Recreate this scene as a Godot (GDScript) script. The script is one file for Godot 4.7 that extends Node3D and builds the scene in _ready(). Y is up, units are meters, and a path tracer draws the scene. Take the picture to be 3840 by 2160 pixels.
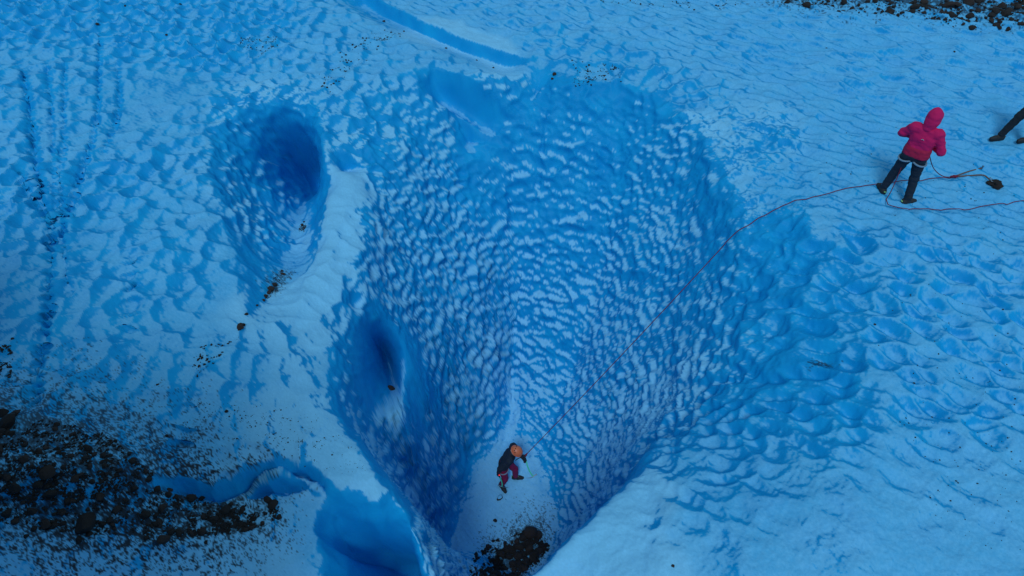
extends Node3D

# ---------------------------------------------------------------- camera model
const FP := 1741.0          # focal length in the units of the sheet the positions were read from (2576 x 1449)
const CPX := 1288.0
const CPY := 724.5
const CH := 7.7             # height of the drone over the snow plain
const S45 := 0.70710678

# ---------------------------------------------------------------- terrain grids
const GX0 := -15.0
const GZ0 := -22.0
const GS := 0.125
const GW := 241
const GD := 181
var G := PackedFloat32Array()          # base height
var PM := []                           # parameter maps on a coarser grid
const PS := 0.25
const PW := 121
const PD := 91

var ZR := PackedFloat32Array()         # rows of the terrain mesh
var UC := PackedFloat32Array()         # columns of the terrain mesh
var TP := PackedVector3Array()         # final terrain points
var TN := PackedVector3Array()
var rng := RandomNumberGenerator.new()
var names := {}
var M := {}

func pix(px: float, py: float, h: float) -> Vector3:
	var a := (px - CPX) / FP
	var b := (CPY - py) / FP
	var d := (CH - h) / (S45 * (1.0 - b))
	return Vector3(a * d, h, -S45 * (1.0 + b) * d)

func base_h(x: float, z: float) -> float:
	var fx := clampf((x - GX0) / GS, 1.0, GW - 2.01)
	var fz := clampf((z - GZ0) / GS, 1.0, GD - 2.01)
	var ix := int(fx)
	var iz := int(fz)
	var t := fx - ix
	var s := fz - iz
	var t2 := t * t
	var t3 := t2 * t
	var w0 := (1.0 - 3.0 * t + 3.0 * t2 - t3) / 6.0
	var w1 := (4.0 - 6.0 * t2 + 3.0 * t3) / 6.0
	var w2 := (1.0 + 3.0 * t + 3.0 * t2 - 3.0 * t3) / 6.0
	var w3 := t3 / 6.0
	var i := (iz - 1) * GW + ix - 1
	var a := G[i] * w0 + G[i + 1] * w1 + G[i + 2] * w2 + G[i + 3] * w3
	i += GW
	var b := G[i] * w0 + G[i + 1] * w1 + G[i + 2] * w2 + G[i + 3] * w3
	i += GW
	var c := G[i] * w0 + G[i + 1] * w1 + G[i + 2] * w2 + G[i + 3] * w3
	i += GW
	var d := G[i] * w0 + G[i + 1] * w1 + G[i + 2] * w2 + G[i + 3] * w3
	var s2 := s * s
	var s3 := s2 * s
	return (a * (1.0 - 3.0 * s + 3.0 * s2 - s3) + b * (4.0 - 6.0 * s2 + 3.0 * s3) + c * (1.0 + 3.0 * s + 3.0 * s2 - 3.0 * s3) + d * s3) / 6.0

# where the line of sight through a point of the sheet meets the ice
func hit(px: float, py: float) -> Vector3:
	var a := (px - CPX) / FP
	var b := (CPY - py) / FP
	var dir := Vector3(a, -S45 * (1.0 - b), -S45 * (1.0 + b))
	var d := (CH - 1.0) / (S45 * (1.0 - b))
	var last := d
	while d < 40.0:
		var p := Vector3(0, CH, 0) + dir * d
		if p.y < base_h(p.x, p.z):
			break
		last = d
		d += 0.08
	for k in 8:
		var m := (last + d) * 0.5
		var p := Vector3(0, CH, 0) + dir * m
		if p.y < base_h(p.x, p.z):
			d = m
		else:
			last = m
	var q := Vector3(0, CH, 0) + dir * d
	q.y = base_h(q.x, q.z)
	return q

# ---------------------------------------------------------------- base relief: break lines, then a relaxed sheet between them
func relief_lines() -> Array:
	return [
		# plain, left
		[[-60, -40, 0], [300, -40, 0.02], [700, -30, 0.0]],
		[[-40, 250, 0.0], [150, 200, 0.05], [330, 200, -0.05], [430, 240, -0.1], [500, 290, -0.1]],
		[[-40, 600, -0.05], [200, 560, -0.08], [400, 600, -0.15], [520, 560, -0.25]],
		[[-40, 900, -0.1], [200, 880, -0.2], [400, 850, -0.35], [560, 900, -0.5]],
		[[-40, 1040, 0.0], [200, 1060, -0.25], [400, 1080, -0.5], [600, 1050, -0.75], [740, 1000, -0.95]],
		[[600, 130, 0.0], [800, 170, -0.05], [950, 120, -0.05]],
		[[-60, 1520, -0.15], [150, 1520, -0.5], [350, 1520, -0.9], [500, 1520, -1.1], [700, 1520, -1.35]],
		# moraine mound with the stones
		[[-60, 1180, 0.25], [120, 1160, 0.1], [300, 1190, -0.3], [420, 1200, -0.6]],
		[[-60, 1320, -0.1], [150, 1330, -0.4], [350, 1330, -0.75], [500, 1320, -0.95]],
		[[-60, 1449, -0.1], [150, 1449, -0.5], [350, 1449, -0.9], [500, 1449, -1.1]],
		[[-50, 330, 0], [-50, 560, -0.05], [-50, 760, -0.05], [-50, 960, 0], [-55, 1100, 0.1], [-60, 1250, 0.05], [-60, 1449, -0.1]],
		# tongue of snow between the left hole and the pit
		[[805, 330, -0.35], [812, 385, -0.45], [862, 430, -0.65], [925, 500, -0.85], [935, 580, -1.02], [918, 680, -1.15], [896, 765, -1.28], [862, 860, -1.28], [838, 930, -1.24], [838, 1020, -1.2], [866, 1070, -1.18], [905, 1110, -1.15], [955, 1182, -1.18], [1005, 1262, -1.25], [1040, 1330, -1.5], [1065, 1390, -1.8], [1090, 1449, -2.1], [1112, 1510, -2.4]],
		[[875, 520, -0.8], [880, 620, -0.95], [862, 720, -1.02], [822, 820, -1.04], [778, 900, -1.02], [782, 1000, -1.04], [812, 1075, -1.08]],
		# step down to the lower left shelf
		[[420, 1205, -0.62], [540, 1225, -0.85], [600, 1195, -0.9], [650, 1165, -0.95], [720, 1150, -1.0], [790, 1165, -1.05], [840, 1215, -1.1], [880, 1255, -1.15], [950, 1268, -1.2]],
		[[480, 1262, -0.95], [560, 1275, -1.1], [620, 1262, -1.2], [700, 1238, -1.3], [760, 1232, -1.36], [800, 1245, -1.42]],
		[[600, 1320, -1.15], [700, 1300, -1.3], [790, 1290, -1.4]],
		[[812, 1250, -1.42], [822, 1330, -1.45], [818, 1400, -1.5], [814, 1480, -1.55]],
		[[600, 1449, -1.2], [700, 1449, -1.35]],
		# hollow under the front of the tongue
		[[850, 1275, -1.45], [872, 1340, -2.0], [884, 1400, -2.7], [896, 1470, -3.3]],
		[[900, 1290, -1.45], [930, 1340, -2.0], [940, 1400, -2.75], [950, 1460, -3.4]],
		[[1000, 1310, -1.6], [1010, 1360, -2.1], [1020, 1410, -2.65], [1030, 1470, -3.2]],
		# left wall of the pit
		[[905, 790, -1.75], [935, 850, -2.0], [965, 915, -2.2], [985, 1000, -2.6], [1000, 1100, -3.6], [1030, 1200, -4.8], [1075, 1300, -6.3], [1105, 1400, -7.6], [1110, 1449, -8.0]],
		[[970, 570, -1.45], [975, 660, -1.8], [985, 740, -2.1], [1020, 850, -2.7], [1060, 960, -3.7], [1100, 1080, -5.4], [1140, 1180, -6.9]],
		[[1000, 330, -0.6], [1010, 430, -1.1], [1060, 520, -1.8], [1070, 650, -2.5], [1100, 800, -3.4], [1135, 950, -4.9], [1170, 1060, -6.3], [1190, 1120, -7.1]],
		# far wall
		[[1300, 195, -0.35], [1300, 330, -1.3], [1300, 500, -2.65], [1300, 750, -4.8], [1290, 900, -6.2], [1285, 975, -7.0], [1280, 1080, -7.4], [1270, 1215, -7.7], [1240, 1449, -8.1]],
		[[1150, 250, -0.6], [1150, 400, -1.65], [1170, 600, -2.9], [1200, 800, -4.4], [1230, 950, -6.0]],
		[[1550, 225, -0.35], [1550, 330, -1.1], [1540, 500, -2.3], [1500, 700, -3.9], [1450, 900, -5.7], [1400, 1050, -6.9]],
		# right wall
		[[1740, 340, -0.4], [1720, 450, -1.1], [1700, 600, -2.0], [1650, 750, -3.0], [1590, 900, -4.1], [1530, 1020, -5.3], [1470, 1150, -6.8]],
		[[1850, 500, -0.45], [1880, 620, -0.75], [1850, 750, -1.3], [1800, 850, -1.75], [1740, 980, -2.3], [1680, 1080, -2.6], [1590, 1120, -3.6], [1540, 1180, -5.5], [1480, 1270, -7.0], [1430, 1330, -7.8]],
		# pit floor
		[[1230, 1090, -7.2], [1180, 1160, -7.45], [1140, 1300, -7.8], [1120, 1449, -8.1]],
		[[1330, 1080, -7.25], [1390, 1200, -7.65], [1410, 1330, -7.9], [1350, 1449, -8.1]],
		# far rim and its channel
		[[800, 255, -0.1], [900, 225, -0.1], [1000, 180, -0.1], [1060, 160, -0.1], [1160, 185, -0.15], [1260, 200, -0.3]],
		[[1390, 205, -0.35], [1460, 205, -0.25], [1560, 205, -0.22], [1650, 235, -0.2], [1720, 290, -0.22], [1770, 360, -0.3], [1850, 500, -0.45]],
		[[1350, 60, 0.0], [1600, 120, 0.0], [1900, 250, 0.0], [2050, 420, -0.08], [2050, 600, -0.2]],
		[[900, 70, -0.02], [1000, 90, -0.03], [1100, 130, -0.06]],
		# right bank and the near lip
		[[1655, 1115, -2.1], [1630, 1150, -1.5], [1600, 1178, -1.25], [1545, 1230, -1.15], [1480, 1290, -1.12], [1400, 1370, -1.12], [1340, 1415, -1.12], [1295, 1449, -1.12], [1240, 1500, -1.15]],
		[[1690, 1120, -1.55], [1660, 1190, -1.12], [1630, 1300, -1.0], [1570, 1449, -1.0], [1540, 1520, -1.0]],
		[[1900, 800, -1.0], [1880, 950, -1.3], [1800, 1050, -1.45], [1740, 1130, -1.15], [1700, 1230, -0.9], [1680, 1330, -0.8], [1650, 1449, -0.8]],
		[[2050, 700, -0.35], [2030, 850, -0.55], [1980, 1000, -0.7], [1920, 1120, -0.7], [1880, 1250, -0.55], [1880, 1449, -0.4]],
		[[2250, 560, 0.0], [2230, 800, -0.1], [2200, 1000, -0.12], [2150, 1200, -0.12], [2150, 1449, -0.1]],
		[[2620, 300, 0.05], [2620, 700, 0.05], [2600, 1100, 0.05], [2600, 1460, 0.05]],
		# left hole
		[[515, 330, -0.12], [590, 280, -0.12], [660, 262, -0.1], [740, 262, -0.12], [785, 280, -0.2], [805, 330, -0.35]],
		[[825, 480, -0.7], [816, 590, -0.84], [790, 690, -0.9], [745, 780, -0.84], [660, 840, -0.68]],
		[[515, 330, -0.12], [530, 450, -0.26], [570, 560, -0.42], [605, 700, -0.52], [625, 790, -0.55]],
		[[715, 335, -0.72], [730, 390, -1.32], [742, 440, -1.78], [752, 520, -1.85], [742, 600, -1.65], [722, 670, -1.35], [690, 735, -1.02], [620, 825, -0.62]],
		[[620, 360, -0.5], [640, 430, -0.9], [660, 510, -1.25], [668, 600, -1.2], [668, 680, -1.0]],
		[[790, 470, -1.55], [792, 560, -1.55], [775, 640, -1.35], [745, 720, -1.0]],
	]

func relax(step: float, w: int, d: int, start: PackedFloat32Array, samples: Array, rounds: int) -> PackedFloat32Array:
	var h := start
	var sum := PackedFloat32Array()
	var cnt := PackedFloat32Array()
	sum.resize(w * d)
	cnt.resize(w * d)
	for p in samples:
		var ix := int(round((p.x - GX0) / step))
		var iz := int(round((p.z - GZ0) / step))
		if ix < 0 or iz < 0 or ix >= w or iz >= d:
			continue
		sum[iz * w + ix] += p.y
		cnt[iz * w + ix] += 1.0
	var free := PackedInt32Array()
	for iz in d:
		for ix in w:
			var i := iz * w + ix
			if cnt[i] > 0.0:
				h[i] = sum[i] / cnt[i]
			elif ix == 0 or iz == 0 or ix == w - 1 or iz == d - 1:
				h[i] = 0.0
			else:
				free.append(i)
	for r in rounds:
		for i in free:
			var v := (h[i - 1] + h[i + 1] + h[i - w] + h[i + w]) * 0.25
			h[i] += (v - h[i]) * 1.6
	return h

func blur(h: PackedFloat32Array, w: int, d: int) -> PackedFloat32Array:
	var o := h.duplicate()
	for iz in range(1, d - 1):
		for ix in range(1, w - 1):
			var i := iz * w + ix
			o[i] = h[i] * 0.4 + (h[i - 1] + h[i + 1] + h[i - w] + h[i + w]) * 0.15
	return o

func solve_relief() -> void:
	var samples := []
	for line in relief_lines():
		var pts := []
		for p in line:
			pts.append(pix(p[0], p[1], p[2]))
		for k in pts.size() - 1:
			var a: Vector3 = pts[k]
			var b: Vector3 = pts[k + 1]
			var n := maxi(2, int(a.distance_to(b) / 0.06))
			for j in n + 1:
				samples.append(a.lerp(b, float(j) / n))
	# the bottom of the slot that runs on below the drone
	var slot := [Vector3(1.55, -7.6, -6.2), Vector3(0.9, -8.0, -5.4), Vector3(0.2, -8.1, -4.7), Vector3(-0.35, -8.2, -4.0), Vector3(-0.75, -8.2, -3.2), Vector3(-1.0, -8.0, -2.0), Vector3(-1.1, -7.6, -1.0)]
	for k in slot.size() - 1:
		for j in 30:
			samples.append(slot[k].lerp(slot[k + 1], j / 30.0))
	# added dark bank, out of sight on the lower left, raised to shade that corner
	for k in 60:
		var t := k / 59.0
		samples.append(Vector3(-8.2, 6.5, lerpf(-3.6, -0.6, t)))
		samples.append(Vector3(-9.6, 8.5, lerpf(-4.3, -0.6, t)))
		samples.append(Vector3(lerpf(-8.0, -3.7, t), lerpf(7.5, 6.0, t), -1.15))
		samples.append(Vector3(lerpf(-9.6, -3.6, t), lerpf(9.0, 7.5, t), -0.5))
	var step := 1.0
	var w := int(round((GW - 1) * GS / step)) + 1
	var d := int(round((GD - 1) * GS / step)) + 1
	var h := PackedFloat32Array()
	h.resize(w * d)
	h = relax(step, w, d, h, samples, 80)
	while step > GS + 0.001:
		var ns := step * 0.5
		var nw := int(round((GW - 1) * GS / ns)) + 1
		var nd := int(round((GD - 1) * GS / ns)) + 1
		var o := PackedFloat32Array()
		o.resize(nw * nd)
		for iz in nd:
			for ix in nw:
				var x0 := mini(ix / 2, w - 1)
				var x1 := mini((ix + 1) / 2, w - 1)
				var z0 := mini(iz / 2, d - 1)
				var z1 := mini((iz + 1) / 2, d - 1)
				o[iz * nw + ix] = 0.25 * (h[z0 * w + x0] + h[z0 * w + x1] + h[z1 * w + x0] + h[z1 * w + x1])
		step = ns
		w = nw
		d = nd
		h = relax(step, w, d, o, samples, 70)
	G = blur(h, w, d)

# ---------------------------------------------------------------- how the surface is worked, region by region
# px, py, cup depth (suncups), scallop depth, ripple depth, crest depth, bare-ice threshold, softness, flecks
const KEYS := [
	[60, 40, 0.0791, 0.008, 0, 0, 0.935, 0.1, 0.3], [350, 60, 0.0791, 0.008, 0, 0, 0.935, 0.1, 0.3], [650, 60, 0.0791, 0.008, 0, 0, 0.935, 0.1, 0.3],
	[900, 40, 0.03, 0, 0.02, 0, 0.93, 0.1, 0.3], [550, 130, 0.0862, 0.008, 0, 0, 0.935, 0.08, 0.3], [750, 150, 0.055, 0.02, 0, 0, 0.84, 0.08, 0.3],
	[60, 200, 0.0403, 0.008, 0, 0, 0.935, 0.1, 0.6], [200, 330, 0.0345, 0.008, 0, 0, 0.895, 0.14, 0.6], [420, 240, 0.006, 0, 0, 0, 0.99, 0.08, 0.2],
	[350, 300, 0.012, 0, 0, 0, 0.95, 0.12, 0.4], [450, 330, 0.0345, 0.008, 0, 0, 0.935, 0.1, 0.4], [300, 450, 0.0646, 0.008, 0, 0, 0.935, 0.15, 0.6],
	[500, 420, 0.05, 0.03, 0, 0, 0.88, 0.07, 0.3], [60, 500, 0.0646, 0.008, 0, 0, 0.935, 0.168, 0.6], [400, 560, 0.046, 0.008, 0, 0, 0.935, 0.168, 0.5],
	[530, 560, 0.0345, 0.008, 0, 0, 0.835, 0.168, 0.5], [60, 800, 0.0345, 0.008, 0, 0, 0.935, 0.196, 0.6], [300, 750, 0.0403, 0.008, 0, 0, 0.935, 0.196, 0.5],
	[500, 700, 0.0345, 0.008, 0, 0, 0.935, 0.168, 0.4], [250, 950, 0.0345, 0.008, 0, 0, 0.945, 0.224, 0.5], [450, 950, 0.0345, 0.008, 0, 0, 0.915, 0.196, 0.5],
	[600, 900, 0.0345, 0.008, 0, 0, 0.835, 0.12, 0.5], [500, 1080, 0.012, 0, 0, 0, 0.84, 0.168, 0.5],
	[620, 300, 0.05, 0.06, 0, 0, 0.86, 0.035, 0.2], [700, 340, 0.01, 0.06, 0, 0, 0.86, 0.05, 0.2], [740, 420, 0, 0.012, 0, 0, 0.93, 0.05, 0.2],
	[640, 420, 0, 0.07, 0, 0, 0.8, 0.035, 0.2], [640, 560, 0, 0.06, 0, 0, 0.78, 0.035, 0.2], [720, 560, 0, 0.015, 0, 0, 0.8, 0.08, 0.3], [720, 680, 0, 0.006, 0, 0, 0.85, 0.1, 0.4],
	[650, 780, 0.006, 0, 0, 0, 0.75, 0.12, 0.3], [800, 520, 0, 0.02, 0, 0, 0.86, 0.06, 0.2],
	[870, 470, 0.006, 0, 0, 0, 0.55, 0.06, 0.2], [880, 600, 0.035, 0, 0, 0, 0.58, 0.06, 0.2], [820, 750, 0.035, 0, 0, 0, 0.58, 0.06, 0.2], [780, 900, 0.035, 0, 0, 0, 0.74, 0.06, 0.3],
	[700, 850, 0.0345, 0.008, 0, 0, 0.755, 0.08, 0.3], [720, 1050, 0.02, 0, 0, 0, 0.74, 0.08, 0.5], [850, 930, 0, 0.03, 0, 0, 0.88, 0.04, 0.1], [870, 1080, 0.012, 0, 0, 0, 0.74, 0.06, 0.3], [930, 1190, 0.02, 0, 0, 0, 0.74, 0.05, 0.2],
	[650, 1200, 0.045, 0, 0, 0.03, 0.76, 0.06, 0.2], [780, 1190, 0.045, 0, 0, 0.03, 0.76, 0.05, 0.2], [700, 1350, 0.02, 0, 0, 0, 0.72, 0.06, 0.2], [600, 1400, 0.01, 0, 0, 0, 0.74, 0.1, 0.4], [780, 1330, 0.03, 0, 0, 0, 0.9, 0.05, 0.2],
	[900, 1330, 0.02, 0, 0, 0.02, 0.62, 0.05, 0.2], [950, 1420, 0, 0, 0, 0.01, 0.8, 0.06, 0.2], [860, 1300, 0.02, 0, 0, 0.03, 0.8, 0.05, 0.2],
	[200, 1150, 0.02, 0, 0, 0, 0.8, 0.12, 0.5], [200, 1400, 0.01, 0, 0, 0, 0.8, 0.12, 0.4], [400, 1300, 0.02, 0, 0, 0, 0.8, 0.12, 0.5],
	# far rim and upper left of the bowl
	[850, 280, 0.05, 0.03, 0, 0, 0.84, 0.05, 0.2], [1000, 250, 0.045, 0.03, 0, 0, 0.78, 0.06, 0.2], [950, 350, 0.02, 0.06, 0, 0, 0.76, 0.035, 0.2], [1080, 330, 0.01, 0.07, 0, 0, 0.76, 0.035, 0.2],
	[1000, 150, 0.04, 0, 0, 0, 0.9, 0.08, 0.3], [1150, 130, 0.035, 0, 0, 0, 0.9, 0.06, 0.2], [1280, 230, 0.01, 0.06, 0, 0, 0.76, 0.035, 0.2], [1250, 120, 0.01, 0, 0, 0, 0.7, 0.08, 0.3], [1100, 72, 0.01, 0, 0, 0, 0.7, 0.08, 0.3], [1175, 100, 0.01, 0, 0, 0, 0.7, 0.08, 0.3],
	[1450, 130, 0.03, 0, 0.03, 0, 0.93, 0.08, 0.2], [1550, 180, 0.04, 0, 0.015, 0, 0.9, 0.08, 0.2], [1700, 240, 0.0562, 0, 0.01, 0, 0.9, 0.08, 0.2],
	# pit wall
	[1000, 480, 0, 0.075, 0, 0, 0.8, 0.03, 0.1], [960, 600, 0, 0.075, 0, 0, 0.8, 0.03, 0.1], [1100, 550, 0, 0.08, 0, 0, 0.83, 0.03, 0.1], [1000, 720, 0, 0.075, 0, 0, 0.8, 0.03, 0.1],
	[1200, 400, 0, 0.06, 0, 0, 0.91, 0.035, 0.1], [1300, 300, 0, 0.06, 0, 0, 0.89, 0.035, 0.1], [1300, 480, 0, 0.07, 0, 0, 0.91, 0.035, 0.1], [1450, 280, 0, 0.06, 0, 0, 0.97, 0.035, 0.1],
	[1450, 400, 0, 0.07, 0, 0, 0.93, 0.035, 0.2], [1600, 320, 0, 0.06, 0, 0, 0.95, 0.035, 0.3], [1600, 450, 0, 0.065, 0, 0, 0.93, 0.035, 0.4], [1700, 350, 0.01, 0.055, 0, 0, 0.81, 0.035, 0.8],
	[1200, 650, 0, 0.08, 0, 0, 0.82, 0.03, 0.1], [1350, 650, 0, 0.08, 0, 0, 0.83, 0.03, 0.2], [1500, 600, 0, 0.07, 0, 0, 0.83, 0.035, 0.6], [1650, 600, 0, 0.05, 0, 0, 0.77, 0.035, 1],
	[1200, 850, 0, 0.08, 0, 0, 0.8, 0.03, 0.2], [1350, 850, 0, 0.07, 0, 0, 0.74, 0.035, 0.7], [1500, 780, 0, 0.05, 0, 0, 0.78, 0.035, 1.2], [1600, 720, 0, 0.045, 0, 0, 0.8, 0.07, 1.2],
	[1120, 950, 0, 0.07, 0, 0, 0.8, 0.035, 0.2], [1350, 1000, 0, 0.05, 0, 0, 0.68, 0.035, 1.2], [1480, 950, 0, 0.05, 0, 0, 0.7, 0.035, 1.2], [1550, 1000, 0, 0.07, 0, 0, 0.68, 0.035, 0.5],
	[935, 850, 0, 0.02, 0, 0, 0.88, 0.04, 0.1], [880, 880, 0, 0.06, 0, 0, 0.72, 0.035, 0.1], [890, 980, 0, 0.06, 0, 0, 0.72, 0.035, 0.1], [890, 760, 0, 0.06, 0, 0, 0.68, 0.035, 0.1], [925, 690, 0, 0.07, 0, 0, 0.8, 0.035, 0.1], [905, 1070, 0, 0.06, 0, 0, 0.74, 0.035, 0.1], [940, 1120, 0, 0.065, 0, 0, 0.74, 0.035, 0.1], [1000, 1040, 0, 0.06, 0, 0, 0.8, 0.035, 0.1], [980, 930, 0, 0, 0, 0, 1.2, 0.04, 0.1], [970, 985, 0, 0, 0, 0, 1.1, 0.06, 0.3], [988, 1045, 0, 0.03, 0, 0, 0.95, 0.05, 0.3], [1020, 950, 0, 0.01, 0, 0, 1, 0.06, 0.3], [1020, 1080, 0, 0.07, 0, 0, 0.7, 0.035, 0.2], [1100, 1100, 0, 0.06, 0, 0, 0.7, 0.035, 0.3], [980, 1150, 0, 0.07, 0, 0, 0.7, 0.035, 0.2],
	[1060, 1280, 0, 0.08, 0, 0, 0.7, 0.035, 0.2], [1100, 1400, 0, 0.08, 0, 0, 0.66, 0.035, 0.2], [1120, 1200, 0, 0.06, 0, 0, 0.76, 0.04, 1],
	[1250, 1200, 0, 0, 0, 0, 0.6, 0.1, 0.8], [1170, 1180, 0, 0.03, 0, 0, 0.86, 0.12, 1], [1200, 1120, 0, 0.05, 0, 0, 0.8, 0.1, 1], [1220, 1350, 0, 0, 0, 0, 0.75, 0.14, 1], [1330, 1300, 0, 0, 0, 0, 0.75, 0.12, 1], [1420, 1200, 0, 0.05, 0, 0, 0.85, 0.035, 0.6],
	[1530, 1150, 0, 0.07, 0, 0, 0.58, 0.035, 0.2], [1450, 1280, 0, 0.06, 0, 0, 0.62, 0.035, 0.2],
	# right side
	[1780, 420, 0.03, 0.04, 0, 0, 0.81, 0.14, 1], [1850, 560, 0.02, 0.04, 0, 0.01, 0.81, 0.14, 1], [1800, 700, 0, 0.04, 0, 0.03, 0.81, 0.14, 1], [1750, 850, 0, 0.04, 0, 0.045, 0.78, 0.1, 0.6],
	[1700, 980, 0, 0.06, 0, 0.03, 0.64, 0.035, 0.3], [1680, 1080, 0, 0.05, 0, 0.09, 0.86, 0.08, 0.3], [1620, 1250, 0, 0, 0, 0.008, 0.5, 0.08, 0.2], [1550, 1380, 0.01, 0.02, 0, 0, 0.55, 0.06, 0.2], [1600, 1430, 0, 0, 0, 0, 0.5, 0.08, 0.2],
	[1720, 1200, 0, 0.02, 0, 0.09, 0.86, 0.08, 0.3], [1800, 1260, 0, 0.008, 0, 0.09, 0.86, 0.08, 0.3], [1690, 1330, 0, 0.02, 0, 0.09, 0.86, 0.08, 0.3], [1850, 1150, 0, 0.008, 0, 0.09, 0.86, 0.08, 0.3],
	[1950, 650, 0, 0.04, 0, 0.0863, 0.88, 0.12, 0.6], [2050, 750, 0, 0.012, 0, 0.1207, 0.93, 0.12, 0.6], [2000, 900, 0, 0.012, 0, 0.138, 0.93, 0.12, 0.6], [1880, 900, 0, 0.04, 0, 0.09, 0.85, 0.14, 1], [1930, 1030, 0, 0.012, 0, 0.138, 0.93, 0.12, 0.6],
	[2200, 650, 0, 0.012, 0, 0.138, 0.89, 0.12, 0.6], [2350, 750, 0, 0.012, 0, 0.1467, 0.89, 0.12, 0.6], [2500, 800, 0, 0.012, 0, 0.138, 0.89, 0.12, 0.6], [2250, 900, 0, 0.012, 0, 0.1467, 0.89, 0.12, 0.6], [2450, 1000, 0, 0.012, 0, 0.1207, 0.89, 0.12, 0.6],
	[2150, 1080, 0, 0.012, 0, 0.1207, 0.925, 0.12, 0.6], [2000, 1200, 0, 0.008, 0, 0.045, 0.82, 0.2, 0.7], [2250, 1250, 0, 0.008, 0, 0.045, 0.82, 0.2, 0.7], [2500, 1250, 0, 0.008, 0, 0.045, 0.82, 0.2, 0.7], [2000, 1400, 0, 0.008, 0, 0.015, 0.82, 0.2, 0.7], [2400, 1420, 0, 0.008, 0, 0.018, 0.82, 0.2, 0.7], [1780, 1400, 0, 0.008, 0, 0.0075, 0.82, 0.2, 0.7],
	[1900, 350, 0.02, 0.04, 0.0375, 0, 0.88, 0.14, 0.4], [2000, 480, 0.01, 0.022, 0.0375, 0.01, 0.9, 0.14, 0.7], [1900, 150, 0.01, 0, 0.0562, 0, 0.93, 0.14, 0.3], [1700, 80, 0.01, 0, 0.045, 0, 0.93, 0.08, 0.3], [2200, 200, 0, 0, 0.0625, 0, 0.93, 0.14, 0.4],
	[2400, 150, 0, 0, 0.0562, 0, 0.93, 0.14, 0.4], [2200, 380, 0, 0, 0.0438, 0, 0.93, 0.14, 0.7], [2450, 350, 0, 0, 0.05, 0, 0.93, 0.14, 0.7], [2200, 500, 0, 0.022, 0.025, 0.03, 0.9, 0.14, 0.7], [2450, 520, 0, 0.022, 0.0375, 0.03, 0.9, 0.14, 0.7], [2050, 60, 0, 0, 0.0562, 0, 0.93, 0.14, 0.3], [2500, 40, 0, 0, 0.0625, 0, 0.93, 0.14, 0.4], [850, 700, 0.035, 0, 0, 0, 0.58, 0.05, 0.2], [830, 820, 0.03, 0, 0, 0, 0.6, 0.05, 0.2], [1130, 20, 0.02, 0, 0.05, 0, 0.91, 0.1, 0.3], [1240, 55, 0.02, 0, 0.05, 0, 0.91, 0.1, 0.3], [1340, 95, 0.03, 0, 0.045, 0, 0.91, 0.1, 0.3], [1300, 20, 0.02, 0, 0.05, 0, 0.91, 0.1, 0.3], [1420, 40, 0.02, 0, 0.05, 0, 0.91, 0.1, 0.3], [1390, 140, 0.04, 0, 0.02, 0, 0.9, 0.08, 0.3],
]

func solve_params() -> void:
	var pts := []
	for k in KEYS:
		pts.append(hit(k[0], k[1]))
	var np := 7
	for j in np:
		var a := PackedFloat32Array()
		a.resize(PW * PD)
		PM.append(a)
	for iz in PD:
		for ix in PW:
			var x := GX0 + ix * PS
			var z := GZ0 + iz * PS
			var p := Vector3(x, base_h(x, z) * 0.7, z)
			var tot := 0.0
			var acc := [0.0, 0.0, 0.0, 0.0, 0.0, 0.0, 0.0]
			for n in pts.size():
				var q: Vector3 = pts[n]
				var dd := (q.x - p.x) * (q.x - p.x) + (q.y * 0.7 - p.y) * (q.y * 0.7 - p.y) + (q.z - p.z) * (q.z - p.z)
				var w := 1.0 / (dd * dd + 0.02)
				tot += w
				var k: Array = KEYS[n]
				for j in np:
					acc[j] += w * float(k[j + 2])
			for j in np:
				PM[j][iz * PW + ix] = acc[j] / tot

# ---------------------------------------------------------------- grooves, runnels and snow paths: polylines on the ground
class Path:
	var p := PackedVector2Array()
	var len := PackedFloat32Array()
	var total := 0.0
	var lo := Vector2.ZERO
	var hi := Vector2.ZERO
	var reach := 0.0
	var dist := 0.0
	var side := 0.0
	var along := 0.0
	func near(x: float, z: float) -> bool:
		if x < lo.x or x > hi.x or z < lo.y or z > hi.y:
			return false
		var best := 1e9
		var q := Vector2(x, z)
		for k in p.size() - 1:
			var a := p[k]
			var b := p[k + 1]
			var ab := b - a
			var t := clampf((q - a).dot(ab) / ab.length_squared(), 0.0, 1.0)
			var c := a + ab * t
			var dd := q.distance_squared_to(c)
			if dd < best:
				best = dd
				along = len[k] + t * ab.length()
				side = signf(ab.cross(q - a))
		dist = sqrt(best)
		return dist < reach

func path_of(list: Array, reach: float) -> Path:
	var o := Path.new()
	o.reach = reach
	var l := 0.0
	for k in list.size():
		var w := hit(list[k][0], list[k][1])
		var v := Vector2(w.x, w.z)
		if k > 0:
			l += v.distance_to(o.p[k - 1])
		o.p.append(v)
		o.len.append(l)
		if k == 0:
			o.lo = v
			o.hi = v
		o.lo = o.lo.min(v)
		o.hi = o.hi.max(v)
	o.total = l
	o.lo -= Vector2(reach, reach)
	o.hi += Vector2(reach, reach)
	return o

func noise(kind: int, freq: float, seed_: int) -> FastNoiseLite:
	var n := FastNoiseLite.new()
	n.noise_type = kind
	n.frequency = freq
	n.seed = seed_
	n.fractal_type = FastNoiseLite.FRACTAL_NONE
	return n

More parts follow.
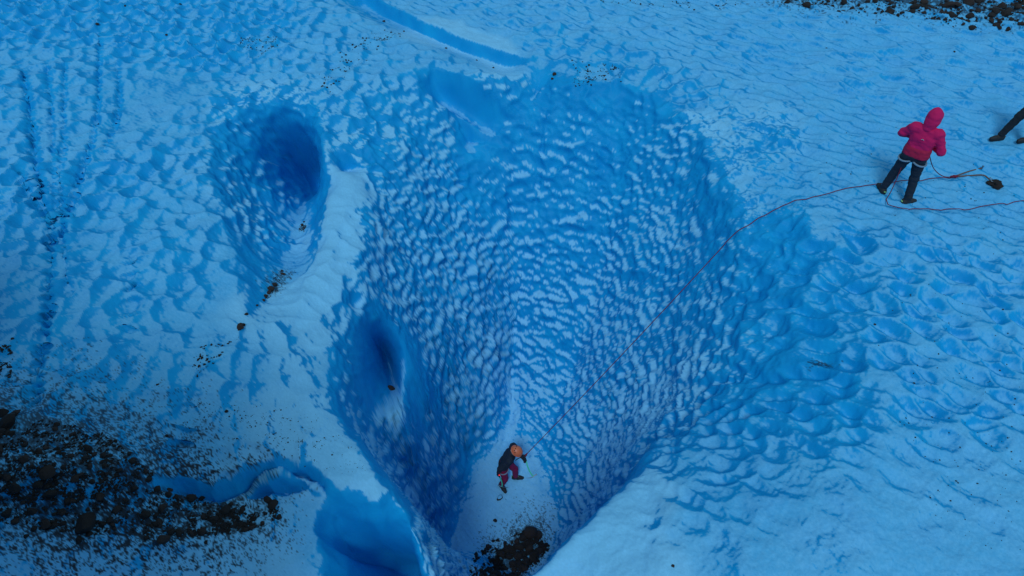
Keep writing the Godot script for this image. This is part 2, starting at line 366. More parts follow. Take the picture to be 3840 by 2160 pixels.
func cells(freq: float, seed_: int, warp: float) -> FastNoiseLite:
	var n := noise(FastNoiseLite.TYPE_CELLULAR, freq, seed_)
	n.cellular_distance_function = FastNoiseLite.DISTANCE_EUCLIDEAN
	n.cellular_return_type = FastNoiseLite.RETURN_DISTANCE
	n.cellular_jitter = 1.0
	n.domain_warp_enabled = true
	n.domain_warp_type = FastNoiseLite.DOMAIN_WARP_SIMPLEX
	n.domain_warp_amplitude = warp
	n.domain_warp_frequency = freq * 0.4
	n.domain_warp_fractal_type = FastNoiseLite.DOMAIN_WARP_FRACTAL_NONE
	return n

func half_width(z: float) -> float:
	return 5.4 + 0.60 * absf(z)

func build_terrain() -> void:
	# rows and columns: fine near the drone, coarser away, then out to the horizon
	var z := 220.0
	while z > 3.0:
		ZR.append(z)
		z *= 0.6
	z = 2.0
	while z > -2.6:
		ZR.append(z)
		z -= 0.25
	while z > -21.5:
		ZR.append(z)
		z -= 0.0145 + 0.0014 * (absf(z) - 2.6)
	while z > -300.0:
		ZR.append(z)
		z -= 0.06 + (absf(z) - 21.5) * 0.35
	var half := 480
	var outer := [1.02, 1.06, 1.15, 1.35, 1.8, 2.8, 5.0, 9.0, 16.0]
	for k in range(outer.size() - 1, -1, -1):
		UC.append(-outer[k])
	for k in range(-half, half + 1):
		UC.append(float(k) / half)
	for k in outer.size():
		UC.append(outer[k])
	var nr := ZR.size()
	var nc := UC.size()
	print("terrain ", nr, " x ", nc)

	var grooves := []   # path, depth, width near side, width far side
	for g in [[[[890, -30], [960, 15], [1060, 62], [1160, 105], [1250, 135], [1320, 158], [1352, 168]], .30, .6, .14],
			[[[1060, 172], [1130, 205], [1210, 250], [1300, 320]], .6, .36, .13],
			[[[1125, 268], [1180, 312], [1250, 372]], .52, .34, .12],
			[[[818, 372], [870, 395], [940, 440]], .5, .36, .13],
			[[[1310, 188], [1370, 205], [1400, 240]], .30, .35, .25]]:
		grooves.append([path_of(g[0], 1.3), g[1], g[2], g[3]])
	var runnels := []   # path, width, depth, step
	for g in [[[[247, 70], [249, 160], [246, 260], [234, 345], [205, 425], [172, 520], [140, 640]], .06, .055, .22],
			[[[55, 170], [72, 260], [80, 360], [100, 470], [122, 560], [128, 660], [118, 760], [104, 860], [88, 960], [92, 1040]], .08, .075, .2],
			[[[118, 150], [128, 260], [130, 420], [140, 600]], .06, .035, .2],
			[[[165, 150], [160, 300], [150, 440], [160, 620], [175, 760]], .06, .035, .2],
			[[[296, 150], [300, 250], [285, 320], [250, 400]], .06, .04, .2],
			[[[40, 420], [65, 470], [100, 530]], .09, .05, .2],
			[[[330, 620], [330, 760], [300, 900]], .14, .035, .3],
			[[[480, 980], [450, 1120], [420, 1200]], .14, .05, .28]]:
		runnels.append([path_of(g[0], 0.7), g[1], g[2], g[3]])
	var cracks := []
	for g in [[[[370, 1212], [450, 1222], [540, 1245], [600, 1228], [640, 1190], [700, 1168], [770, 1182], [815, 1215], [832, 1270]], .055, .24],
			[[[590, 1262], [640, 1240], [700, 1225], [790, 1215]], .07, .2],
			[[[1280, 975], [1300, 760], [1340, 560], [1370, 330], [1390, 210]], .05, .06]]:
		cracks.append([path_of(g[0], 0.5), g[1], g[2]])
	var snow := path_of([[1284, 965], [1290, 1000], [1297, 1040], [1282, 1085], [1258, 1130], [1235, 1180], [1220, 1240]], 1.2)
	var dirt := []
	for g in [[[[-20, 1090], [120, 1130], [260, 1180], [360, 1230]], 1.35], [[[-20, 1250], [200, 1290], [420, 1290], [560, 1290]], .9],
			[[[1330, 1350], [1280, 1410], [1210, 1470]], .75], [[[2000, -20], [2300, 0], [2600, 30]], 1.3], [[[690, 725], [712, 690]], .22],
			[[[2050, 915], [2090, 905]], .12]]:
		dirt.append([path_of(g[0], g[1] * 1.6), g[1]])
	# cave mouths melted into the walls: centre, direction, radius, reach
	var caves := []
	for g in [[[972, 925], Vector3(-0.2, -0.72, -0.66), 0.86, 2.1, 0.55], [[735, 420], Vector3(0.03, -0.72, -0.69), 1.05, 2.2, 0.0], [[960, 1450], Vector3(0.05, -0.9, -0.35), 0.6, 2.6, 0.3]]:
		caves.append([hit(g[0][0], g[0][1]), g[1].normalized(), g[2], g[3], g[4]])

	var cup := cells(2.9, 11, 0.24)
	var scal := cells(3.7, 23, 0.34)
	var scal2 := cells(6.0, 24, 0.2)
	var patch := noise(FastNoiseLite.TYPE_SIMPLEX_SMOOTH, 0.9, 15)
	var rip := cells(2.7, 37, 0.3)
	var crest := cells(3.0, 41, 0.32)
	var soft := noise(FastNoiseLite.TYPE_SIMPLEX_SMOOTH, 0.45, 5)
	var mid := noise(FastNoiseLite.TYPE_SIMPLEX_SMOOTH, 3.3, 6)
	var fine := noise(FastNoiseLite.TYPE_SIMPLEX_SMOOTH, 11.0, 7)
	var grit := noise(FastNoiseLite.TYPE_SIMPLEX, 24.0, 8)

	var total := nr * nc
	var P := PackedVector3Array()
	P.resize(total)
	for r in nr:
		var zz := ZR[r]
		var hw := half_width(zz)
		for c in nc:
			var x := UC[c] * hw
			P[r * nc + c] = Vector3(x, base_h(x, zz), zz)
	print("base ", Time.get_ticks_msec())
	var SU := PackedFloat32Array()
	SU.resize(total)
	var RN := PackedFloat32Array()
	RN.resize(total)
	# grooves and runnels cut downwards into the base
	for r in nr:
		var zz := ZR[r]
		if zz > -2.0 or zz < -21.6:
			continue
		var gs := grooves.filter(func(g): return zz > g[0].lo.y and zz < g[0].hi.y)
		var us := runnels.filter(func(g): return zz > g[0].lo.y and zz < g[0].hi.y)
		var cs := cracks.filter(func(g): return zz > g[0].lo.y and zz < g[0].hi.y)
		for c in nc:
			var i := r * nc + c
			var p := P[i]
			var dy := 0.0
			for g in gs:
				var q: Path = g[0]
				if q.near(p.x, p.z):
					var w: float = g[2] if q.side > 0.0 else g[3]
					var e := minf(smoothstep(0.0, 0.6, q.along), smoothstep(0.0, 0.9, q.total - q.along))
					var u := q.dist / w
					dy -= g[1] * e * (1.0 - smoothstep(0.0, 1.6, u))
					SU[i] = maxf(SU[i], e * (1.0 - smoothstep(0.7, 1.6, u)))
			for g in us:
				var q: Path = g[0]
				if q.near(p.x, p.z):
					var e := minf(smoothstep(0.0, 0.5, q.along), smoothstep(0.0, 0.5, q.total - q.along))
					var u: float = q.dist / g[1]
					var f := exp(-u * u)
					if f > 0.01:
						var s: float = q.along / g[3] + 0.35 * mid.get_noise_2d(p.x * 0.6, p.z * 0.6) - u * u * 0.12
						var saw: float = s - floor(s)
						RN[i] = maxf(RN[i], e * f)
						dy -= 1.9 * g[2] * e * f * (0.25 + (1.0 - saw) * smoothstep(0.0, 0.08, saw))
			for g in cs:
				var q: Path = g[0]
				if q.near(p.x, p.z):
					var e := minf(smoothstep(0.0, 0.4, q.along), smoothstep(0.0, 0.4, q.total - q.along))
					var u: float = q.dist / g[1]
					dy -= g[2] * e * exp(-u * u)
			p.y += dy
			P[i] = p
	print("cuts ", Time.get_ticks_msec())
	var N := normals_of(P, nr, nc)
	# scallops stand along the slope of the base
	var Q := P.duplicate()
	var TH := PackedFloat32Array()
	TH.resize(total)
	var WD := PackedFloat32Array()
	WD.resize(total)
	var FL := PackedFloat32Array()
	FL.resize(total)
	var RL := PackedFloat32Array()
	RL.resize(total)
	var m0: PackedFloat32Array = PM[0]
	var m1: PackedFloat32Array = PM[1]
	var m2: PackedFloat32Array = PM[2]
	var m3: PackedFloat32Array = PM[3]
	var m4: PackedFloat32Array = PM[4]
	var m5: PackedFloat32Array = PM[5]
	var m6: PackedFloat32Array = PM[6]
	for r in nr:
		for c in nc:
			var i := r * nc + c
			var p := P[i]
			var fx := clampf((p.x - GX0) / PS, 0.0, PW - 1.01)
			var fz := clampf((p.z - GZ0) / PS, 0.0, PD - 1.01)
			var ix := int(fx)
			var iz := int(fz)
			var tx := fx - ix
			var tz := fz - iz
			var j := iz * PW + ix
			var wa := (1.0 - tx) * (1.0 - tz)
			var wb := tx * (1.0 - tz)
			var wc := (1.0 - tx) * tz
			var wd := tx * tz
			var k0 := m0[j] * wa + m0[j + 1] * wb + m0[j + PW] * wc + m0[j + PW + 1] * wd
			var k1 := m1[j] * wa + m1[j + 1] * wb + m1[j + PW] * wc + m1[j + PW + 1] * wd
			var k2 := m2[j] * wa + m2[j + 1] * wb + m2[j + PW] * wc + m2[j + PW + 1] * wd
			var k3 := m3[j] * wa + m3[j + 1] * wb + m3[j + PW] * wc + m3[j + PW + 1] * wd
			TH[i] = m4[j] * wa + m4[j + 1] * wb + m4[j + PW] * wc + m4[j + PW + 1] * wd
			WD[i] = m5[j] * wa + m5[j + 1] * wb + m5[j + PW] * wc + m5[j + PW + 1] * wd
			FL[i] = m6[j] * wa + m6[j + 1] * wb + m6[j + PW] * wc + m6[j + PW + 1] * wd
			if SU[i] > 0.0:
				k0 *= 1.0 - SU[i]
				k1 *= 1.0 - SU[i]
				k2 *= 1.0 - SU[i]
			RL[i] = clampf((k1 - 0.024) / 0.02, 0.0, 1.0)
			var h := 0.0
			if k0 > 0.003:
				var f := cup.get_noise_3d(p.x, p.y * 0.8, p.z) + 1.0
				h += k0 * 4.3 * (f * f - 0.25)
			if k1 > 0.003:
				var pa := smoothstep(-0.35, 0.35, patch.get_noise_3d(p.x, p.y, p.z))
				var f := scal.get_noise_3d(p.x * 0.85, p.y * 1.5, p.z) + 1.0
				h += k1 * (1.2 + 2.0 * pa) * (f * f - 0.25)
				f = scal2.get_noise_3d(p.x * 0.8, p.y * 1.45, p.z) + 1.0
				h += k1 * (1.7 - 1.0 * pa) * (f * f - 0.25)
			if k2 > 0.003:
				var f := rip.get_noise_3d((p.x * 0.82 + p.z * 0.57) * 0.62, p.y, (p.z * 0.82 - p.x * 0.57) * 1.5) + 1.0
				h += k2 * (1.7 * f * f + 1.3 * smoothstep(0.0, 0.85, f) - 0.9)
			if k3 > 0.003:
				var f := crest.get_noise_3d((p.x * 0.72 + p.z * 0.69) * 0.75, p.y * 0.8, (p.z * 0.72 - p.x * 0.69) * 1.25) + 1.0
				h += k3 * 1.35 * (smoothstep(0.0, 0.8, f) - 0.5)
			h += 0.05 * soft.get_noise_3d(p.x, p.y, p.z) + 0.010 * mid.get_noise_3d(p.x, p.y, p.z)
			h += (0.003 + 0.006 * FL[i]) * fine.get_noise_3d(p.x, p.y, p.z) + 0.004 * FL[i] * grit.get_noise_3d(p.x, p.y, p.z)
			Q[i] = p + N[i] * h
	for g in caves:
		var o: Vector3 = g[0]
		for i in total:
			var p := Q[i]
			var dd: float = p.distance_squared_to(o) / (g[2] * g[2])
			if dd < 5.0:
				Q[i] = p + g[1] * (g[3] * lerpf(exp(-dd * 1.7), exp(-dd * dd * 2.2), g[4]))
	print("detail ", Time.get_ticks_msec())
	var NB := N
	N = normals_of(Q, nr, nc)
	# what lies where: frost and snow on what can hold it, bare ice elsewhere, painted side light on the open slopes, silt among the stones
	var C := PackedColorArray()
	C.resize(total)
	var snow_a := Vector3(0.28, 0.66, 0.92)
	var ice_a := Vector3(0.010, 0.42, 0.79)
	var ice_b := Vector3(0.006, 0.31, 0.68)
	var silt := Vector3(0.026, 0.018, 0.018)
	for r in nr:
		var zz := ZR[r]
		var ds := dirt.filter(func(g): return zz > g[0].lo.y and zz < g[0].hi.y)
		for c in nc:
			var i := r * nc + c
			var p := Q[i]
			var gr := grit.get_noise_3d(p.x, p.y, p.z)
			var fi := fine.get_noise_3d(p.x * 0.8, p.y * 0.8, p.z * 0.8)
			var mi := mid.get_noise_3d(p.x * 0.5 + 9.0, p.y * 0.5, p.z * 0.5)
			var pb := patch.get_noise_3d(p.x + 31.0, p.y, p.z)
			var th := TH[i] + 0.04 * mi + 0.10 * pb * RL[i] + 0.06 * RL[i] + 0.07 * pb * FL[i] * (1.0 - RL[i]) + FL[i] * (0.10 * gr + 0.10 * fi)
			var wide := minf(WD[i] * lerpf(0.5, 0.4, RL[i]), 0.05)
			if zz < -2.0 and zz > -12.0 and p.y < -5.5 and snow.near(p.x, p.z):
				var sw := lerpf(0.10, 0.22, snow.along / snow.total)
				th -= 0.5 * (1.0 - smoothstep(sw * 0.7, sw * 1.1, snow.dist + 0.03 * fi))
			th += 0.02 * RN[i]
			var f := smoothstep(th - wide, th + wide, lerpf(N[i].y + 0.30 * ((NB[i].x - N[i].x) * 0.85 + (N[i].z - NB[i].z) * 0.5), 0.70 + N[i].y - NB[i].y, RL[i] * (1.0 - smoothstep(0.87, 0.97, NB[i].y))))  # on the plain, side light and shaded cup sides painted into the snow mix
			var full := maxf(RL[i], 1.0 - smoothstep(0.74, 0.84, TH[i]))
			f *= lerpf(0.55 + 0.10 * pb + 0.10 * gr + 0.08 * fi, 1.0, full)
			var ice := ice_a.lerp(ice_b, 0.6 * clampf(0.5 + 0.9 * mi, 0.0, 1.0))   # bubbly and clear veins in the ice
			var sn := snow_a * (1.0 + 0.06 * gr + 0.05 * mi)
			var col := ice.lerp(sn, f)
			for g in ds:
				var q: Path = g[0]
				if q.near(p.x, p.z):
					var a: float = 1.0 - q.dist / q.reach
					var k := smoothstep(0.36, 0.52, a * 0.62 + 0.30 * gr + 0.18 * fi + 0.1 * mi)
					col = col.lerp(silt, k * 0.8 * smoothstep(0.5, 0.8, N[i].y))
			if p.y > 0.6 and p.x < -2.5 and zz > -6.0:
				col = col.lerp(silt, smoothstep(0.5, 1.2, p.y + 0.5 * gr + 0.5 * fi))  # dark silt colour over the added bank that shades the corner
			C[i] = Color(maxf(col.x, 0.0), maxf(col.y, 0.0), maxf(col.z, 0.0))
	print("colour ", Time.get_ticks_msec())
	var idx := PackedInt32Array()
	idx.resize((nr - 1) * (nc - 1) * 6)
	var n := 0
	for r in nr - 1:
		for c in nc - 1:
			var a := r * nc + c
			var b := a + nc
			idx[n] = a
			idx[n + 1] = b
			idx[n + 2] = a + 1
			idx[n + 3] = a + 1
			idx[n + 4] = b
			idx[n + 5] = b + 1
			n += 6
	var arr := []
	arr.resize(Mesh.ARRAY_MAX)
	arr[Mesh.ARRAY_VERTEX] = Q
	arr[Mesh.ARRAY_NORMAL] = N
	arr[Mesh.ARRAY_COLOR] = C
	arr[Mesh.ARRAY_INDEX] = idx
	var me := ArrayMesh.new()
	me.add_surface_from_arrays(Mesh.PRIMITIVE_TRIANGLES, arr)
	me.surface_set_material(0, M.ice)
	var o := MeshInstance3D.new()
	o.name = "ground"
	o.mesh = me
	o.set_meta("kind", "structure")
	o.set_meta("label", "blue glacier ice and frosted snow around a deep meltwater pit")
	add_child(o)
	TP = Q
	TN = N
	print("terrain done ", Time.get_ticks_msec())

func normals_of(P: PackedVector3Array, nr: int, nc: int) -> PackedVector3Array:
	var N := PackedVector3Array()
	N.resize(nr * nc)
	for r in nr:
		var ra := maxi(r - 1, 0) * nc
		var rb := mini(r + 1, nr - 1) * nc
		for c in nc:
			var ca := maxi(c - 1, 0)
			var cb := mini(c + 1, nc - 1)
			var dx := P[r * nc + cb] - P[r * nc + ca]
			var dz := P[rb + c] - P[ra + c]
			N[r * nc + c] = dx.cross(dz).normalized() * 1.0
	return N

# nearest point of the finished surface under a place on the plan
func surf_index(x: float, z: float) -> int:
	var lo := 0
	var hi := ZR.size() - 1
	while hi - lo > 1:
		var m := (lo + hi) / 2
		if ZR[m] > z:
			lo = m
		else:
			hi = m
	var u := x / half_width(ZR[lo])
	var c := UC.bsearch(u)
	return lo * UC.size() + clampi(c, 0, UC.size() - 1)

# ---------------------------------------------------------------- materials
func grain(seed_: int, freq: float, octaves: int, bump: float) -> ImageTexture:
	var n := noise(FastNoiseLite.TYPE_SIMPLEX_SMOOTH, freq, seed_)
	n.fractal_type = FastNoiseLite.FRACTAL_FBM
	n.fractal_octaves = octaves
	var im := n.get_seamless_image(512, 512)
	if bump > 0.0:
		im.convert(Image.FORMAT_RGBA8)
		im.bump_map_to_normal_map(bump)
	return ImageTexture.create_from_image(im)

func plain(c: Color, rough: float, metal := 0.0) -> StandardMaterial3D:
	var m := StandardMaterial3D.new()
	m.albedo_color = c.linear_to_srgb()
	m.roughness = rough
	m.metallic = metal
	return m

func materials() -> void:
	var ice := StandardMaterial3D.new()
	ice.vertex_color_use_as_albedo = true
	ice.roughness = 0.5
	ice.metallic_specular = 0.25
	ice.normal_enabled = true
	ice.normal_texture = grain(3, 0.03, 4, 6.0)
	ice.normal_scale = 0.45
	ice.uv1_triplanar = true
	ice.uv1_world_triplanar = true
	ice.uv1_scale = Vector3(1.3, 1.3, 1.3)
	M.ice = ice
	var rock := plain(Color(0.026, 0.015, 0.012), 0.9)
	rock.normal_enabled = true
	rock.normal_texture = grain(9, 0.04, 4, 8.0)
	rock.uv1_triplanar = true
	rock.uv1_scale = Vector3(3, 3, 3)
	M.rock = rock
	var rock2 := rock.duplicate()
	rock2.albedo_color = Color(0.042, 0.022, 0.017).linear_to_srgb()
	M.rock2 = rock2
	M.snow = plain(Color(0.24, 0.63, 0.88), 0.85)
	M.rope = plain(Color(0.24, 0.010, 0.032), 0.8)
	M.cord = plain(Color(0.20, 0.10, 0.07), 0.8)
	M.metal = plain(Color(0.35, 0.37, 0.40), 0.35, 0.9)
	M.dark_metal = plain(Color(0.05, 0.05, 0.06), 0.45, 0.6)
	M.red = cloth(Color(0.80, 0.003, 0.11), 21)
	M.red_deep = cloth(Color(0.62, 0.008, 0.06), 22)
	M.navy = cloth(Color(0.014, 0.020, 0.035), 23)
	M.black = cloth(Color(0.016, 0.017, 0.022), 24)
	M.plum = cloth(Color(0.30, 0.006, 0.065), 25)
	M.strap = plain(Color(0.24, 0.32, 0.40), 0.8)
	M.orange = plain(Color(0.98, 0.20, 0.075), 0.4)
	M.green = plain(Color(0.10, 0.80, 0.40), 0.5)
	M.skin = plain(Color(0.55, 0.32, 0.24), 0.6)
	M.boot = plain(Color(0.030, 0.024, 0.024), 0.7)
	M.sole = plain(Color(0.015, 0.015, 0.016), 0.9)
	M.hair = plain(Color(0.03, 0.02, 0.015), 0.8)
	M.vent_black = plain(Color(0.02, 0.015, 0.02), 0.9)
	M.grey = plain(Color(0.45, 0.42, 0.46), 0.6)
	M.lime = plain(Color(0.45, 0.75, 0.25), 0.6)
	var led := plain(Color(0.9, 0.05, 0.05), 0.4)
	led.emission_enabled = true
	led.emission = Color(1.0, 0.12, 0.08)
	led.emission_energy_multiplier = 2.5
	M.led = led

func cloth(c: Color, seed_: int) -> StandardMaterial3D:
	var m := plain(c, 0.85)
	m.normal_enabled = true
	m.normal_texture = grain(seed_, 0.012, 3, 5.0)
	m.normal_scale = 1.3
	m.uv1_triplanar = true
	m.uv1_scale = Vector3(2.2, 2.2, 2.2)
	return m

func _ready() -> void:
	rng.seed = 4711
	var cam := Camera3D.new()
	cam.name = "camera"
	cam.position = Vector3(0, CH, 0)
	cam.rotation_degrees = Vector3(-45, 0, 0)
	cam.fov = 2.0 * rad_to_deg(atan(CPY / FP))
	cam.near = 0.1
	cam.far = 900.0
	add_child(cam)
	cam.current = true

	var env := Environment.new()
	env.background_mode = Environment.BG_SKY
	var sm := ProceduralSkyMaterial.new()
	sm.sky_top_color = Color(0.62, 0.84, 0.98)
	sm.sky_horizon_color = Color(0.50, 0.74, 0.93)
	sm.sky_curve = 0.25
	sm.ground_bottom_color = Color(0.2, 0.3, 0.4)
	sm.ground_horizon_color = Color(0.50, 0.74, 0.93)
	var sky := Sky.new()
	sky.sky_material = sm
	env.sky = sky
	env.background_energy_multiplier = 0.55
	env.tonemap_mode = Environment.TONE_MAPPER_LINEAR
	env.tonemap_exposure = 0.79
	env.sdfgi_enabled = true
	env.ssao_enabled = true
	env.ssil_enabled = true
	var we := WorldEnvironment.new()
	we.name = "world_environment"
	we.environment = env
	add_child(we)

	var sun := DirectionalLight3D.new()
	sun.name = "overcast_sun"
	sun.light_energy = 0.5
	sun.light_angular_distance = 16.0
	sun.light_color = Color(0.78, 0.92, 1.0)
	sun.shadow_enabled = true
	add_child(sun)
	sun.look_at_from_position(Vector3.ZERO, Vector3(0.10, -0.80, -0.59), Vector3.UP)

	materials()
	print("solve ", Time.get_ticks_msec())
	solve_relief()
	print("params ", Time.get_ticks_msec())
	solve_params()
	print("terrain ", Time.get_ticks_msec())
	build_terrain()
	stones()
	print("stones ", Time.get_ticks_msec())
	people()
	print("people ", Time.get_ticks_msec())

# ---------------------------------------------------------------- helpers for things
func numbered(called: String) -> String:
	if not names.has(called):
		names[called] = 0
		return called
	names[called] += 1
	return "%s_%03d" % [called, names[called]]

func tag(o: Node, label: String, category: String, group := "", kind := "") -> void:
	o.set_meta("label", label)
	if category:
		o.set_meta("category", category)
	if group:
		o.set_meta("group", group)
	if kind:
		o.set_meta("kind", kind)

func thing(called: String, at: Vector3, label: String, category: String, group := "") -> Node3D:
	var o := Node3D.new()
	o.name = numbered(called)
	add_child(o)
	o.position = at
	tag(o, label, category, group)
	return o

func part(called: String, me: Mesh, m: Material, parent: Node, label := "") -> MeshInstance3D:
	var o := MeshInstance3D.new()
	o.name = called
	o.mesh = me
	o.material_override = m
	parent.add_child(o, true)
	if label:
		o.set_meta("label", label)
	return o

func mesh_of(v: PackedVector3Array, n: PackedVector3Array, idx: PackedInt32Array) -> ArrayMesh:
	var arr := []
	arr.resize(Mesh.ARRAY_MAX)
	arr[Mesh.ARRAY_VERTEX] = v
	arr[Mesh.ARRAY_NORMAL] = n
	arr[Mesh.ARRAY_INDEX] = idx
	var me := ArrayMesh.new()
	me.add_surface_from_arrays(Mesh.PRIMITIVE_TRIANGLES, arr)
	return me

func smooth_curve(pts: Array, per := 6) -> Array:
	var o := []
	for k in pts.size() - 1:
		var a: Vector3 = pts[maxi(k - 1, 0)]
		var b: Vector3 = pts[k]
		var c: Vector3 = pts[k + 1]
		var d: Vector3 = pts[mini(k + 2, pts.size() - 1)]
		for j in per:
			o.append(b.cubic_interpolate(c, a, d, float(j) / per))
	o.append(pts[-1])
	return o

func tube(pts: Array, r0: float, r1 := -1.0, sides := 8, flat := 1.0) -> ArrayMesh:
	if r1 < 0.0:
		r1 = r0
	var v := PackedVector3Array()
	var n := PackedVector3Array()
	var idx := PackedInt32Array()
	var up := Vector3(0.13, 0.95, 0.28).normalized()
	var count := pts.size()
	for k in count:
		var t: Vector3 = (pts[mini(k + 1, count - 1)] - pts[maxi(k - 1, 0)]).normalized()
		var sx := t.cross(up)
		if sx.length() < 0.05:
			sx = t.cross(Vector3(0.9, 0.1, 0.3))
		sx = sx.normalized()
		var sy := sx.cross(t).normalized()
		up = sy
		var r := lerpf(r0, r1, float(k) / maxi(1, count - 1))
		for j in sides:
			var a := TAU * j / sides
			var d := sx * cos(a) + sy * sin(a) * flat
			v.append(pts[k] + d * r)
			n.append(d.normalized())
	for k in count - 1:
		for j in sides:
			var a := k * sides + j
			var b := k * sides + (j + 1) % sides
			for q in [a, b, a + sides, b, b + sides, a + sides]:
				idx.append(q)
	for e in 2:
		var c := v.size()
		var row := 0 if e == 0 else (count - 1) * sides
		v.append(pts[0] if e == 0 else pts[-1])
		n.append(((pts[0] - pts[1]) if e == 0 else (pts[-1] - pts[-2])).normalized())
		for j in sides:
			var a := row + j
			var b := row + (j + 1) % sides
			if e == 0:
				idx.append_array(PackedInt32Array([c, b, a]))
			else:
				idx.append_array(PackedInt32Array([c, a, b]))
	return mesh_of(v, n, idx)

# round shapes joined into one skin: each is [from, to, radius, radius]
func skin_mesh(caps: Array, cell: float, k: float, wrinkle := 0.0, cut_below := -99.0) -> ArrayMesh:
	var lo := Vector3(1e9, 1e9, 1e9)
	var hi := -lo
	for c in caps:
		var r := maxf(c[2], c[3]) + k + 3.0 * cell
		lo = lo.min(c[0] - Vector3(r, r, r)).min(c[1] - Vector3(r, r, r))
		hi = hi.max(c[0] + Vector3(r, r, r)).max(c[1] + Vector3(r, r, r))
	var nx := int((hi.x - lo.x) / cell) + 2
	var ny := int((hi.y - lo.y) / cell) + 2
	var nz := int((hi.z - lo.z) / cell) + 2
	var f := PackedFloat32Array()
	f.resize(nx * ny * nz)
	f.fill(1.0)
	for c in caps:
		var a: Vector3 = c[0]
		var ab: Vector3 = c[1] - a
		var l2 := maxf(ab.length_squared(), 1e-9)
		var ra: float = c[2]
		var rb: float = c[3]
		var r := maxf(ra, rb) + k + 2.0 * cell
		var bl: Vector3 = a.min(c[1]) - Vector3(r, r, r)
		var bh: Vector3 = a.max(c[1]) + Vector3(r, r, r)
		var x0 := maxi(0, int((bl.x - lo.x) / cell))
		var x1 := mini(nx - 1, int((bh.x - lo.x) / cell) + 1)
		var y0 := maxi(0, int((bl.y - lo.y) / cell))
		var y1 := mini(ny - 1, int((bh.y - lo.y) / cell) + 1)
		var z0 := maxi(0, int((bl.z - lo.z) / cell))
		var z1 := mini(nz - 1, int((bh.z - lo.z) / cell) + 1)
		for iz in range(z0, z1 + 1):
			for iy in range(y0, y1 + 1):
				var row := (iz * ny + iy) * nx
				for ix in range(x0, x1 + 1):
					var p := Vector3(lo.x + ix * cell, lo.y + iy * cell, lo.z + iz * cell)
					var t := clampf((p - a).dot(ab) / l2, 0.0, 1.0)
					var d := (p - a - ab * t).length() - lerpf(ra, rb, t)
					var o := f[row + ix]
					var h := maxf(k - absf(o - d), 0.0) / k
					f[row + ix] = minf(o, d) - h * h * k * 0.25
	if wrinkle > 0.0 or cut_below > -50.0:
		var w := noise(FastNoiseLite.TYPE_SIMPLEX_SMOOTH, 9.0, 77)
		for iz in nz:
			for iy in ny:
				var row := (iz * ny + iy) * nx
				for ix in nx:
					if f[row + ix] < 0.08 and f[row + ix] > -0.08:
						var y := lo.y + iy * cell
						f[row + ix] += wrinkle * w.get_noise_3d(lo.x + ix * cell, y * 1.6, lo.z + iz * cell)
					if cut_below > -50.0:
						f[row + ix] = maxf(f[row + ix], cut_below - (lo.y + iy * cell))
	var v := PackedVector3Array()
	var idx := PackedInt32Array()
	var at := PackedInt32Array()
	at.resize(nx * ny * nz)
	at.fill(-1)
	var sx := 1
	var sy := nx
	var sz := nx * ny
	var corner := [0, sx, sy, sx + sy, sz, sx + sz, sy + sz, sx + sy + sz]
	var edge := [[0, 1], [2, 3], [4, 5], [6, 7], [0, 2], [1, 3], [4, 6], [5, 7], [0, 4], [1, 5], [2, 6], [3, 7]]
	for iz in nz - 1:
		for iy in ny - 1:
			for ix in nx - 1:
				var i := (iz * ny + iy) * nx + ix
				var f0 := f[i]
				if f0 > 2.0 * cell + 0.02 or f0 < -2.0 * cell - 0.02:
					continue
				var neg := 0
				for c in corner:
					if f[i + c] < 0.0:
						neg += 1
				if neg == 0 or neg == 8:
					continue
				var sum := Vector3.ZERO
				var cnt := 0
				for e in edge:
					var fa: float = f[i + corner[e[0]]]
					var fb: float = f[i + corner[e[1]]]
					if (fa < 0.0) == (fb < 0.0):
						continue
					var t := fa / (fa - fb)
					var pa := Vector3(e[0] & 1, (e[0] >> 1) & 1, e[0] >> 2)
					var pb := Vector3(e[1] & 1, (e[1] >> 1) & 1, e[1] >> 2)
					sum += pa.lerp(pb, t)
					cnt += 1
				at[i] = v.size()
				v.append(lo + (Vector3(ix, iy, iz) + sum / cnt) * cell)
	var n := PackedVector3Array()
	n.resize(v.size())
	var quads := [[sx, sy, sz], [sy, sz, sx], [sz, sx, sy]]
	for iz in range(1, nz - 1):
		for iy in range(1, ny - 1):
			for ix in range(1, nx - 1):
				var i := (iz * ny + iy) * nx + ix
				if at[i] < 0:
					continue
				var f0 := f[i]
				for q in quads:
					var f1: float = f[i + q[0]]
					if (f0 < 0.0) == (f1 < 0.0):
						continue
					var a := at[i]
					var b := at[i - q[1]]
					var c := at[i - q[1] - q[2]]
					var d := at[i - q[2]]
					if a < 0 or b < 0 or c < 0 or d < 0:
						continue
					var fn := (v[b] - v[a]).cross(v[c] - v[a])
					if f0 < 0.0:
						idx.append_array(PackedInt32Array([a, c, b, a, d, c]))
					else:
						idx.append_array(PackedInt32Array([a, b, c, a, c, d]))
					var outward := fn
					if f0 >= 0.0:
						outward = -fn
					n[a] += outward
					n[b] += outward
					n[c] += outward
					n[d] += outward
	for i in n.size():
		n[i] = n[i].normalized()
	return mesh_of(v, n, idx)

